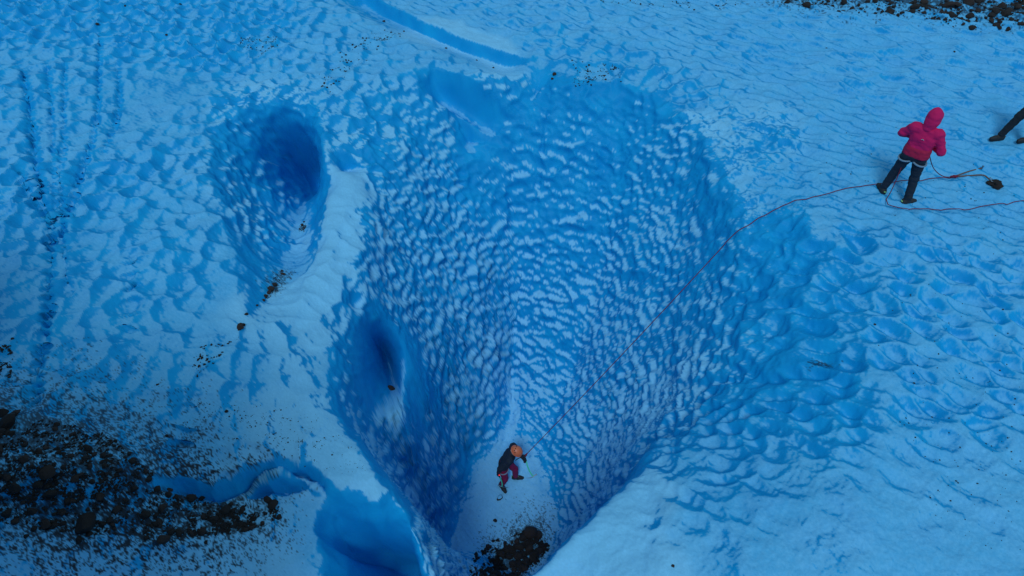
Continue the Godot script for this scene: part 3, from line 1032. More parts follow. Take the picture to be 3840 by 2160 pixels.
# ---------------------------------------------------------------- stones
func rock_shape(seed_: int, detail: int, jag: float) -> Array:
	var r := RandomNumberGenerator.new()
	r.seed = seed_
	var t := (1.0 + sqrt(5.0)) / 2.0
	var v := [Vector3(-1, t, 0), Vector3(1, t, 0), Vector3(-1, -t, 0), Vector3(1, -t, 0), Vector3(0, -1, t), Vector3(0, 1, t), Vector3(0, -1, -t), Vector3(0, 1, -t), Vector3(t, 0, -1), Vector3(t, 0, 1), Vector3(-t, 0, -1), Vector3(-t, 0, 1)]
	var fs := [[0, 11, 5], [0, 5, 1], [0, 1, 7], [0, 7, 10], [0, 10, 11], [1, 5, 9], [5, 11, 4], [11, 10, 2], [10, 7, 6], [7, 1, 8], [3, 9, 4], [3, 4, 2], [3, 2, 6], [3, 6, 8], [3, 8, 9], [4, 9, 5], [2, 4, 11], [6, 2, 10], [8, 6, 7], [9, 8, 1]]
	for i in v.size():
		v[i] = v[i].normalized()
	for d in detail:
		var cache := {}
		var nf := []
		for f in fs:
			var m := []
			for e in 3:
				var a: int = f[e]
				var b: int = f[(e + 1) % 3]
				var key := Vector2i(mini(a, b), maxi(a, b))
				if not cache.has(key):
					cache[key] = v.size()
					v.append(((v[a] + v[b]) * 0.5).normalized())
				m.append(cache[key])
			nf.append_array([[f[0], m[0], m[2]], [f[1], m[1], m[0]], [f[2], m[2], m[1]], m])
		fs = nf
	# cut by random planes for flat broken faces
	var planes := []
	for k in 9:
		planes.append([Vector3(r.randfn(), r.randfn(), r.randfn()).normalized(), r.randf_range(0.55, 0.9)])
	for i in v.size():
		var p: Vector3 = v[i] * (1.0 + jag * r.randf_range(-1, 1))
		for q in planes:
			var over: float = p.dot(q[0]) - q[1]
			if over > 0.0:
				p -= q[0] * over
		v[i] = Vector3(p.x * 1.15, p.y * 0.72, p.z * 0.95)
	return [v, fs]

func rock_mesh(sh: Array, smooth := false) -> ArrayMesh:
	var st := SurfaceTool.new()
	st.begin(Mesh.PRIMITIVE_TRIANGLES)
	st.set_smooth_group(0 if smooth else -1)
	var v: Array = sh[0]
	for f in sh[1]:
		var a: Vector3 = v[f[0]]
		var b: Vector3 = v[f[1]]
		var c: Vector3 = v[f[2]]
		var n := (b - a).cross(c - a).normalized()
		if n.dot(a + b + c) < 0.0:
			n = -n
		st.add_vertex(a)
		st.add_vertex(c)
		st.add_vertex(b)
	st.generate_normals()
	return st.commit()

func in_poly(p: Vector2, poly: Array) -> bool:
	var inside := false
	var j := poly.size() - 1
	for i in poly.size():
		var a := Vector2(poly[i][0], poly[i][1])
		var b := Vector2(poly[j][0], poly[j][1])
		if (a.y > p.y) != (b.y > p.y) and p.x < (b.x - a.x) * (p.y - a.y) / (b.y - a.y) + a.x:
			inside = not inside
		j = i
	return inside

var shapes := []
var caps_of := []

func put_rock(called: String, px: float, py: float, size: float, label: String, category: String, group: String, capped := false) -> void:
	var h := hit(px, py)
	var i := surf_index(h.x, h.z)
	var p := TP[i]
	var k := rng.randi() % shapes.size()
	var o := thing(called, p + Vector3(0, size * 0.16, 0), label, category, group)
	var b := Basis.from_euler(Vector3(rng.randf_range(-0.35, 0.35), rng.randf() * TAU, rng.randf_range(-0.35, 0.35)))
	if capped:
		b = Basis.from_euler(Vector3(0, rng.randf() * TAU, 0))
	var s := size * 0.55
	b = b.scaled_local(Vector3(s * rng.randf_range(0.85, 1.2), s * rng.randf_range(0.8, 1.15), s * rng.randf_range(0.85, 1.2)))
	o.transform.basis = b
	part("stone", shapes[k], M.rock if rng.randf() < 0.6 else M.rock2, o)
	if capped:
		part("snow_cap", caps_of[k], M.snow, o, "crust of blue-white snow on top of the rock")

func gravel(called: String, label: String, polys: Array, count: int, r0: float, r1: float) -> void:
	var mm := MultiMesh.new()
	mm.transform_format = MultiMesh.TRANSFORM_3D
	mm.mesh = rock_mesh(rock_shape(91, 0, 0.12))
	var cl := noise(FastNoiseLite.TYPE_SIMPLEX_SMOOTH, 0.022, 19)
	var list := []
	var tries := 0
	while list.size() < count and tries < count * 12:
		tries += 1
		var poly: Array = polys[rng.randi() % polys.size()]
		var lo := Vector2(1e9, 1e9)
		var hi := -lo
		for q in poly:
			lo = lo.min(Vector2(q[0], q[1]))
			hi = hi.max(Vector2(q[0], q[1]))
		var p := Vector2(rng.randf_range(lo.x, hi.x), rng.randf_range(lo.y, hi.y))
		if not in_poly(p, poly):
			continue
		if cl.get_noise_2d(p.x, p.y * 1.4) + rng.randf_range(-0.35, 0.35) < -0.02:
			continue
		var h := hit(p.x, p.y)
		var q := TP[surf_index(h.x, h.z)]
		var s := r0 + (r1 - r0) * pow(rng.randf(), 3.0)
		var b := Basis.from_euler(Vector3(rng.randf() * TAU, rng.randf() * TAU, rng.randf() * TAU)).scaled(Vector3(s, s * 0.8, s))
		list.append(Transform3D(b, q + Vector3(0, s * 0.25, 0)))
	mm.instance_count = list.size()
	for k in list.size():
		mm.set_instance_transform(k, list[k])
	var o := MultiMeshInstance3D.new()
	o.name = numbered(called)
	o.multimesh = mm
	o.material_override = M.rock
	add_child(o)
	tag(o, label, "gravel", "", "stuff")

func stones() -> void:
	for k in 7:
		var sh := rock_shape(100 + k, 1, 0.10)
		shapes.append(rock_mesh(sh))
		var cap := rock_shape(100 + k, 2, 0.02)
		for q in cap[0].size():
			var p: Vector3 = cap[0][q]
			cap[0][q] = Vector3(p.x * 0.74, 0.44 + p.y * 0.42, p.z * 0.74)
		caps_of.append(rock_mesh(cap, true))
	# rubble on the lower left: the larger rocks, read off one by one (x, y, width)
	var big := [[217, 1319, 50, 0], [115, 1317, 27, 0], [135, 1322, 17, 0], [160, 1316, 13, 0], [290, 1281, 20, 0], [277, 1309, 17, 0], [407, 1277, 27, 0], [363, 1296, 23, 0], [408, 1361, 30, 0], [197, 1359, 20, 0], [537, 1311, 20, 0], [507, 1336, 23, 0], [527, 1289, 13, 0], [563, 1289, 23, 0], [587, 1287, 17, 0], [610, 1281, 17, 0], [687, 1279, 27, 0], [703, 1303, 17, 0], [667, 1293, 13, 0], [477, 1252, 27, 0], [443, 1249, 13, 0], [673, 1261, 20, 0], [633, 1329, 17, 0], [617, 1336, 13, 0], [430, 1339, 17, 0], [447, 1341, 20, 0], [480, 1343, 17, 0], [27, 1066, 43, 0], [7, 1089, 20, 0], [30, 1089, 17, 0], [3, 1139, 22, 0], [127, 1243, 27, 0], [167, 1261, 17, 0], [117, 1189, 34, 0], [63, 1348, 12, 0], [367, 1353, 14, 0], [519, 1364, 11, 0], [417, 1093, 9, 0], [568, 1033, 10, 0], [323, 1144, 12, 0], [223, 1133, 20, 0], [8, 1040, 26, 0], [40, 1049, 18, 0], [180, 1100, 14, 0], [260, 1150, 16, 0], [300, 1185, 15, 0], [60, 1160, 22, 0], [95, 1215, 24, 0], [190, 1205, 20, 0], [40, 1225, 26, 0], [20, 1290, 24, 0], [80, 1285, 22, 0], [155, 1285, 18, 0], [250, 1250, 24, 0], [335, 1228, 17, 0], [370, 1205, 14, 0], [395, 1225, 16, 0]]
	for b in big:
		var h := hit(b[0], b[1])
		var m: float = b[2] / FP * (Vector3(0, CH, 0) - h).length()
		put_rock("rubble_rock", b[0], b[1], m * 0.85, "dark rock with a crust of snow on top in the rubble beside the pit" if b[3] else rubble_label(b[0], b[1], m), "rock", "snow-crusted rubble rocks" if b[3] else "bare rubble rocks", b[3] == 1)
	var poly := [[-20, 1060], [60, 1085], [130, 1070], [250, 1100], [400, 1190], [560, 1255], [700, 1285], [660, 1330], [560, 1330], [430, 1350], [200, 1350], [-20, 1310]]
	var n := 0
	while n < 110:
		var p := Vector2(rng.randf_range(-10, 690), rng.randf_range(1060, 1350))
		if in_poly(p, poly):
			n += 1
			put_rock("rubble_rock", p.x, p.y, rng.randf_range(0.03, 0.085), rubble_label(p.x, p.y, 0.0), "rock", "bare rubble rocks")
	gravel("moraine_gravel", "dark gravel strewn over the snow around the rubble rocks", [[[-20, 1050], [60, 1075], [110, 1060], [260, 1090], [390, 1190], [300, 1250], [-20, 1260]], [[-20, 1230], [400, 1230], [560, 1262], [700, 1280], [640, 1330], [430, 1345], [200, 1345], [-20, 1310]], [[-20, 1050], [60, 1075], [110, 1060], [260, 1090], [390, 1190], [300, 1250], [-20, 1260]], [[440, 1300], [540, 1290], [700, 1285], [690, 1310], [610, 1340], [480, 1350]]], 6500, 0.006, 0.026)
	# bottom of the pit
	put_rock("pit_rock", 1334, 1340, 0.34, "largest black rock at the head of the gravel on the pit floor", "rock", "")
	put_rock("pit_rock", 1258, 1252, 0.14, "fist-sized blue-black stone just behind the climber's forward boot", "rock", "", true)
	put_rock("pit_rock", 1245, 1308, 0.10, "single dark stone on the snowy pit floor below the climber", "rock", "")
	poly = [[1345, 1325], [1375, 1370], [1330, 1420], [1290, 1460], [1195, 1460], [1215, 1420], [1260, 1385], [1300, 1345]]
	n = 0
	while n < 45:
		var p := Vector2(rng.randf_range(1190, 1375), rng.randf_range(1325, 1460))
		if in_poly(p, poly):
			n += 1
			var sz := rng.randf_range(0.06, 0.2)
			var wd := "large" if sz > 0.15 else ("middling" if sz > 0.10 else "small")
			put_rock("pit_rock", p.x, p.y, sz, wd + (" black rock against the near lip in the pit floor gravel heap" if p.x > 1290.0 else " black rock on the open side of the pit floor gravel heap"), "rock", "rocks in the gravel heap")
	for q in [[1195, 1397], [1270, 1365], [1225, 1375]]:
		put_rock("pit_rock", q[0], q[1], 0.1, "black stone at the thin edge of the pit floor gravel", "rock", "stones at the gravel edge")
	gravel("pit_gravel", "black gravel heaped on the snowy floor of the pit", [poly, poly, [[1345, 1325], [1390, 1370], [1330, 1440], [1290, 1465], [1170, 1465], [1185, 1410], [1240, 1360]]], 2600, 0.012, 0.06)
	# far band at the top right
	poly = [[1880, -30], [2620, -30], [2620, 80], [2560, 84], [2440, 72], [2300, 42], [2150, 38], [2050, 22], [1950, 8]]
	n = 0
	while n < 95:
		var p := Vector2(rng.randf_range(1880, 2600), rng.randf_range(-25, 84))
		if in_poly(p, poly) and rng.randf() < 0.25 + (p.x - 1880.0) / 700.0:
			n += 1
			var sz := rng.randf_range(0.08, 0.24)
			var wd := "large" if sz > 0.19 else ("middling" if sz > 0.13 else "small")
			put_rock("band_rock", p.x, p.y, sz, wd + (" dark brown rock in the dense part of the far debris band" if p.x > 2250.0 else " dark brown rock in the thinning tail of the far debris band"), "rock", "rocks of the far debris band")
	gravel("band_gravel", "dark gravel lying between the rocks of the far debris band", [poly, [[2200, -30], [2620, -30], [2620, 70], [2400, 45], [2250, 20]]], 1500, 0.02, 0.07)
	# stones in and below the left hole
	for q in [[682, 725, .13], [690, 716, .09], [676, 733, .10], [668, 742, .07], [663, 752, .06], [648, 767, .05], [620, 790, .06], [607, 827, .11], [601, 832, .06], [612, 822, .06], [712, 690, .07], [708, 680, .06], [758, 566, .08], [762, 560, .05]]:
		put_rock("hole_stone", q[0], q[1], q[2], "small dark stone in the line running out of the left ice hole", "stone", "stones below the left hole")
	gravel("hole_gravel", "fine dark grit on the snowy floor of the left ice hole", [[[700, 665], [720, 690], [700, 735], [665, 750], [680, 720]], [[750, 550], [770, 555], [765, 580], [750, 580]]], 260, 0.006, 0.02)
	put_rock("hole_stone", 985, 990, 0.15, "dark brown stone at the mouth of the small round cave", "stone", "")
	# single stones on the snow
	for q in [[247, 68, .12, "in the suncups above the melt runnels"], [318, 22, .08, "in the far suncups"], [450, 2, .09, "in the far suncups"], [417, 90, .09, "in the suncups above the smooth frozen patch"], [395, 965, .05, "on the thin snow below the left hole"], [960, 33, .12, "in the meltwater channel"], [1012, 60, .07, "on the near bank of the meltwater channel"], [1120, 100, .09, "on the near bank of the meltwater channel"], [1195, 127, .07, "on the near bank of the meltwater channel"], [1237, 145, .08, "on the near bank of the meltwater channel"], [1395, 187, .16, "where the meltwater channel meets the pit rim"], [1393, 196, .1, "just under the larger stone where the channel meets the pit rim"], [1745, 20, .08, "on the rippled snow near the far debris band"], [1800, 8, .1, "on the rippled snow near the far debris band"], [2075, 125, .08, "on the rippled snow behind the red jacketed person"], [2395, 137, .07, "on the rippled snow behind the red jacketed person"], [2197, 820, .06, "in the scalloped ice below the red jacketed person"], [2300, 960, .06, "in the scalloped ice below the red jacketed person"], [1690, 1423, .07, "on the smooth snow beside the pit's near lip"]]:
		put_rock("snow_stone", q[0], q[1], q[2] * 0.65, "lone dark stone " + q[3], "stone", "lone stones on open snow")
	for cl in [[[925, 95], [880, 118], 9, .07, "on the near bank of the meltwater channel"], [[870, 130], [800, 225], 16, .07, "on the rim between the left hole and the channel"], [[1000, 75], [935, 105], 8, .06, "on the near bank of the meltwater channel"], [[690, 105], [620, 125], 9, .05, "among the suncups above the left hole"], [[1460, 165], [1540, 195], 14, .06, "on the rim beyond the channel mouth"], [[1450, 195], [1500, 205], 7, .06, "on the rim beyond the channel mouth"]]:
		for k in cl[2]:
			var t := rng.randf()
			put_rock("snow_stone", lerpf(cl[0][0], cl[1][0], t) + rng.randfn() * 11.0, lerpf(cl[0][1], cl[1][1], t) + rng.randfn() * 7.0, cl[3] * rng.randf_range(0.25, 0.85), "tiny dark stone in the scatter " + cl[4], "stone", "scattered stones " + cl[4])
	gravel("scattered_grit", "fine dark grit scattered on the snow around the pit rim", [[[930, 85], [950, 120], [830, 235], [795, 235], [860, 130]], [[1440, 160], [1560, 160], [1560, 205], [1440, 215]], [[600, 95], [700, 95], [700, 135], [600, 135]], [[1030, 70], [1010, 90], [900, 120], [930, 80]], [[1500, 0], [1900, 0], [1850, 20], [1500, 12]], [[-5, 870], [30, 850], [30, 950], [-5, 950]], [[480, 880], [600, 850], [530, 920], [485, 950]]], 900, 0.007, 0.03)
	gravel("melt_grit", "tiny black specks melted into the frosted ice on the right", [[[2250, 700], [2576, 800], [2576, 1440], [2350, 1300], [2200, 900]], [[2300, 300], [2576, 500], [2500, 650], [2100, 500], [1950, 350]], [[860, 1090], [960, 1210], [800, 1180], [600, 1090]], [[450, 1000], [800, 1020], [800, 1120], [450, 1100]]], 700, 0.005, 0.016)

# ---------------------------------------------------------------- people
func limb_caps(j: Dictionary, names_: Array, r: Array) -> Array:
	var o := []
	for k in names_.size() - 1:
		o.append([j[names_[k]], j[names_[k + 1]], r[k], r[k + 1]])
	return o

func glove_mesh(wrist: Vector3, along: Vector3, palm_side: Vector3, out: Vector3, curl: float) -> ArrayMesh:
	# palm, four fingers of different length curling towards palm_side, and a thumb from the side of the palm
	var c := []
	var pb := wrist + along * 0.03
	for k in 4:
		var off := out * (0.028 - 0.019 * k)
		c.append([wrist + off * 0.6, pb + along * 0.06 + off, 0.022, 0.016])
		var l: float = [0.066, 0.074, 0.070, 0.056][k]
		var p := pb + along * 0.065 + off
		var d := along
		for s in 3:
			d = (d + palm_side * curl).normalized()
			var q: Vector3 = p + d * l * [0.45, 0.32, 0.25][s]
			c.append([p, q, 0.0115 - 0.0008 * s, 0.0107 - 0.0008 * s])
			p = q
	var t0 := pb + out * 0.03
	var t1 := t0 + (out * 0.8 + along * 0.6 + palm_side * 0.5).normalized() * 0.035
	var t2 := t1 + (along * 0.8 + palm_side * 0.9).normalized() * 0.035
	c.append([t0, t1, 0.014, 0.012])
	c.append([t1, t2, 0.012, 0.010])
	return skin_mesh(c, 0.006, 0.008)

func boot(ankle: Vector3, dir: Vector3, parent: Node, accent: Material) -> void:
	var g := Vector3(ankle.x, 0.0, ankle.z)
	var d := Vector3(dir.x, 0, dir.z).normalized()
	var s := d.cross(Vector3.UP)
	var base := ankle.y - 0.09
	var up := Vector3(0, base, 0)
	var c := [[ankle + Vector3(0, 0.09, 0), ankle, 0.058, 0.054], [ankle, g + up - d * 0.045 + Vector3(0, 0.055, 0), 0.052, 0.045], [g + up - d * 0.045 + Vector3(0, 0.055, 0), g + up + d * 0.10 + Vector3(0, 0.052, 0), 0.045, 0.046], [g + up + d * 0.10 + Vector3(0, 0.052, 0), g + up + d * 0.175 + Vector3(0, 0.045, 0), 0.046, 0.036]]
	var b := part("boot", skin_mesh(c, 0.011, 0.03), M.boot, parent)
	var so := [[g + up - d * 0.055 + Vector3(0, 0.018, 0), g + up + d * 0.06 + Vector3(0, 0.018, 0), 0.042, 0.040], [g + up + d * 0.06 + Vector3(0, 0.018, 0), g + up + d * 0.165 + Vector3(0, 0.02, 0), 0.046, 0.038]]
	part("sole", skin_mesh(so, 0.011, 0.02), M.sole, b)
	part("lace", tube([g + up + d * 0.03 + s * 0.045 + Vector3(0, 0.095, 0), g + up + d * 0.07 + Vector3(0, 0.105, 0), g + up + d * 0.03 - s * 0.045 + Vector3(0, 0.095, 0)], 0.008), accent, b)
	part("heel_tab", tube([g + up - d * 0.09 + s * 0.02 + Vector3(0, 0.07, 0), g + up - d * 0.095 - s * 0.02 + Vector3(0, 0.08, 0)], 0.010), accent, b)
	for k in 5:
		var a: float = [-0.05, -0.05, 0.06, 0.06, 0.15][k]
		var w: float = [0.03, -0.03, 0.035, -0.035, 0.0][k]
		part("crampon_point", tube([g + up + d * a + s * w + Vector3(0, 0.015, 0), g + up + d * (a + 0.01) + s * w * 1.15 + Vector3(0, -0.022, 0)], 0.008, 0.002, 5), M.metal, b)

func ring(c: Vector3, axis: Vector3, rx: float, rz: float, side: Vector3, r: float) -> ArrayMesh:
	var u := (side - axis * side.dot(axis)).normalized()
	var w := axis.cross(u).normalized()
	var pts := []
	for k in 25:
		var a := TAU * k / 24.0
		pts.append(c + u * cos(a) * rx + w * sin(a) * rz)
	return tube(pts, r, r, 6)

func figure(o: Node3D, j: Dictionary, look: Dictionary) -> void:
	var fwd: Vector3 = j.fwd
	var hu: Vector3 = j.head_up
	var right := fwd.cross(Vector3.UP).normalized()
	var hc: Vector3 = j.head
	var face: Vector3 = (fwd - hu * fwd.dot(hu)).normalized()
	# body
	var c := []
	c.append_array(limb_caps(j, ["pelvis", "chest", "neck"], [0.115, 0.125, 0.055]))
	c.append([j.shl, j.shr, 0.06, 0.06])
	c.append([j.neck, hc - hu * 0.05, 0.055, 0.06])
	for s in ["l", "r"]:
		c.append_array(limb_caps(j, ["sh" + s, "el" + s, "wr" + s], [0.05, 0.04, 0.03]))
		c.append_array(limb_caps(j, ["hip" + s, "kn" + s, "an" + s], [0.075, 0.055, 0.04]))
	var body := part("body", skin_mesh(c, 0.022, 0.05), M.skin, o)
	var h := [[hc + hu * 0.035 - face * 0.015, hc + hu * 0.03 + face * 0.01, 0.088, 0.085], [hc, hc - hu * 0.06 + face * 0.035, 0.075, 0.05], [hc - hu * 0.09 + face * 0.06, hc - hu * 0.09 + face * 0.062, 0.03, 0.03],
		[hc + hu * 0.005 + face * 0.09, hc - hu * 0.03 + face * 0.11, 0.010, 0.016], [hc - hu * 0.065 + face * 0.085 + right * 0.02, hc - hu * 0.065 + face * 0.085 - right * 0.02, 0.012, 0.012],
		[hc + right * 0.085 - hu * 0.01, hc + right * 0.088 - hu * 0.04, 0.016, 0.012], [hc - right * 0.085 - hu * 0.01, hc - right * 0.088 - hu * 0.04, 0.016, 0.012], [hc - hu * 0.07, j.neck, 0.058, 0.056]]
	part("head", skin_mesh(h, 0.008, 0.02), M.skin, body)
	for s in [-1.0, 1.0]:
		part("eye", tube([hc + face * 0.083 + right * 0.032 * s + hu * 0.008, hc + face * 0.090 + right * 0.032 * s + hu * 0.008], 0.011), M.vent_black, body)
	# jacket
	var jk := []
	var cs: Vector3 = right * 0.075
	var hip_mid: Vector3 = j.pelvis
	for s in [-1.0, 0.0, 1.0]:
		jk.append([hip_mid + cs * s * 1.15 + (j.chest - hip_mid) * 0.05, hip_mid.lerp(j.chest, 0.45) + cs * s, 0.125, 0.115])
		jk.append([hip_mid.lerp(j.chest, 0.45) + cs * s, j.chest + cs * s * 1.15, 0.118, 0.135])
	jk.append([j.chest, j.neck - (j.neck - j.chest) * 0.15, 0.14, 0.085])
	jk.append([j.shl, j.shr, 0.088, 0.088])
	for s in ["l", "r"]:
		jk.append([j["sh" + s], j["el" + s], 0.085, 0.068])
		jk.append([j["el" + s], j["wr" + s], 0.068, 0.048])
	var jacket := part("jacket", skin_mesh(jk, 0.014, 0.035, 0.010, look.hem), look.jacket, o)
	# trousers
	var tr := [[j.hipl, j.hipr, 0.115, 0.115], [j.pelvis + Vector3(0, 0.06, 0), j.pelvis, 0.12, 0.13]]
	for s in ["l", "r"]:
		tr.append([j["hip" + s], j["kn" + s], 0.108, 0.078])
		tr.append([j["kn" + s], j["an" + s] + Vector3(0, 0.05, 0), 0.078, 0.066])
	part("trousers", skin_mesh(tr, 0.014, 0.03, 0.009), look.trousers, o)
	for s in ["l", "r"]:
		boot(j["an" + s], j["toe" + s], o, look.accent)
		var al: Vector3 = (j["wr" + s] - j["el" + s]).normalized()
		var gdir: Vector3 = j["grip" + s]
		var ps := (gdir - al * gdir.dot(al)).normalized()
		part("glove", glove_mesh(j["wr" + s], al, ps, al.cross(ps) * (1.0 if s == "l" else -1.0), look.get("curl_" + s, 0.7)), look.glove, o)
	# harness
	var hs := part("harness", ring(j.pelvis + Vector3(0, 0.10, 0), Vector3.UP, 0.19, 0.12, right, 0.013), look.harness_belt, o)
	for s in ["l", "r"]:
		var ax: Vector3 = (j["kn" + s] - j["hip" + s]).normalized()
		var tilt := (ax + right * (0.35 if s == "l" else -0.35)).normalized()
		part("leg_loop", ring(j["hip" + s].lerp(j["kn" + s], 0.20), tilt, 0.122, 0.124, right, 0.016), M.strap, hs)
	if look.has("hood"):
		var hd := [[hc + hu * 0.05 - face * 0.03, hc - hu * 0.04 - face * 0.035, 0.118, 0.112], [hc + hu * 0.045 + face * 0.02, hc - hu * 0.03 + face * 0.015, 0.115, 0.11], [hc - hu * 0.05 - face * 0.03, j.neck - face * 0.03, 0.105, 0.10], [hc + hu * 0.10 + face * 0.07, hc + hu * 0.12 - face * 0.02, 0.05, 0.07]]
		part("hood", skin_mesh(hd, 0.010, 0.03, 0.006), look.hood, jacket)
	if look.has("band"):
		var bd := []
		for s in [-1.0, 0.0, 1.0]:
			bd.append([hip_mid + cs * s * 1.2 + Vector3(0, 0.0, 0), hip_mid + cs * s * 1.15 + Vector3(0, 0.10, 0), 0.132, 0.128])
		part("lower_jacket", skin_mesh(bd, 0.014, 0.03, 0.007, look.band), look.band_material, jacket, "deeper red lower layer showing under the jacket hem")

func helmet(o: Node3D, j: Dictionary) -> void:
	var hu: Vector3 = j.head_up
	var hc: Vector3 = j.head
	var right: Vector3 = j.fwd.cross(Vector3.UP).normalized()
	var face: Vector3 = (j.fwd - hu * j.fwd.dot(hu)).normalized()
	var root := part("helmet", dome(hc + hu * 0.045, hu, face, 0.122, 0.148, 0.118), M.orange, o, "orange climbing helmet with dark vent holes")
	for q in [[0.5, 0.75], [0.5, -0.75], [-0.35, 1.15], [-0.35, -1.15], [0.9, 0.35], [0.9, -0.35]]:
		var a: float = q[1]
		var b: float = q[0]
		var d := (face * cos(a) * -1.0 * cos(b) + right * sin(a) * cos(b) + hu * (0.35 + 0.4 * absf(sin(b)))).normalized()
		var p := hc + hu * 0.045 + right * d.dot(right) * 0.122 + face * d.dot(face) * 0.148 + hu * d.dot(hu) * 0.118
		part("vent", tube([p - d * 0.006, p + d * 0.003], 0.014, 0.012, 8), M.vent_black, root)
	part("rim", rim_ring(hc + hu * 0.03, hu, face, 0.125, 0.152), M.orange, root)

func rim_ring(c: Vector3, up: Vector3, face: Vector3, rx: float, rz: float) -> ArrayMesh:
	var right := face.cross(up).normalized()
	var pts := []
	for k in 33:
		var a := TAU * k / 32.0
		pts.append(c + right * cos(a) * rx + face * sin(a) * rz)
	return tube(pts, 0.008, 0.008, 6)

func dome(c: Vector3, up: Vector3, face: Vector3, rx: float, rz: float, ry: float) -> ArrayMesh:
	var right := face.cross(up).normalized()
	var v := PackedVector3Array()
	var n := PackedVector3Array()
	var idx := PackedInt32Array()
	for i in 13:
		var e := -0.12 + (PI / 2 + 0.12) * i / 12.0
		for k in 33:
			var a := TAU * k / 32.0
			var ridge := 1.0 + 0.018 * cos(a * 4.0) * cos(e)
			var d := Vector3(cos(a) * cos(e) * rx, sin(e) * ry, sin(a) * cos(e) * rz) * ridge
			v.append(c + right * d.x + up * d.y + face * d.z)
			n.append((right * d.x / (rx * rx) + up * d.y / (ry * ry) + face * d.z / (rz * rz)).normalized())
	for i in 12:
		for k in 32:
			var a := i * 33 + k
			idx.append_array(PackedInt32Array([a, a + 33, a + 1, a + 1, a + 33, a + 34]))
	return mesh_of(v, n, idx)

func ice_axe(grip: Vector3, down: Vector3, face: Vector3, label: String) -> void:
	var o := thing("ice_axe", grip, label, "ice axe")
	var f := (face - down * face.dot(down)).normalized()
	var pts := smooth_curve([Vector3.ZERO - down * 0.06, down * 0.06 + f * 0.01, down * 0.22 + f * 0.045, down * 0.38 + f * 0.05, down * 0.47 + f * 0.03], 5)
	part("shaft", tube(pts, 0.016, 0.015, 8), M.green, o)
	part("grip", tube([down * -0.09, down * -0.02, down * 0.07 + f * 0.01], 0.021, 0.020, 8), M.dark_metal, o)
	var hd: Vector3 = down * 0.47 + f * 0.03
	part("pick", tube(smooth_curve([hd - f * 0.05, hd + f * 0.06 + down * 0.005, hd + f * 0.17 - down * 0.05], 5), 0.013, 0.004, 6), M.metal, o)
	part("hammer", tube([hd - f * 0.03, hd - f * 0.10], 0.012, 0.016, 8), M.metal, o)

func ground_at(px: float, py: float, up := 0.012) -> Vector3:
	var h := hit(px, py)
	var p := TP[surf_index(h.x, h.z)]
	return Vector3(h.x, p.y + up, h.z)

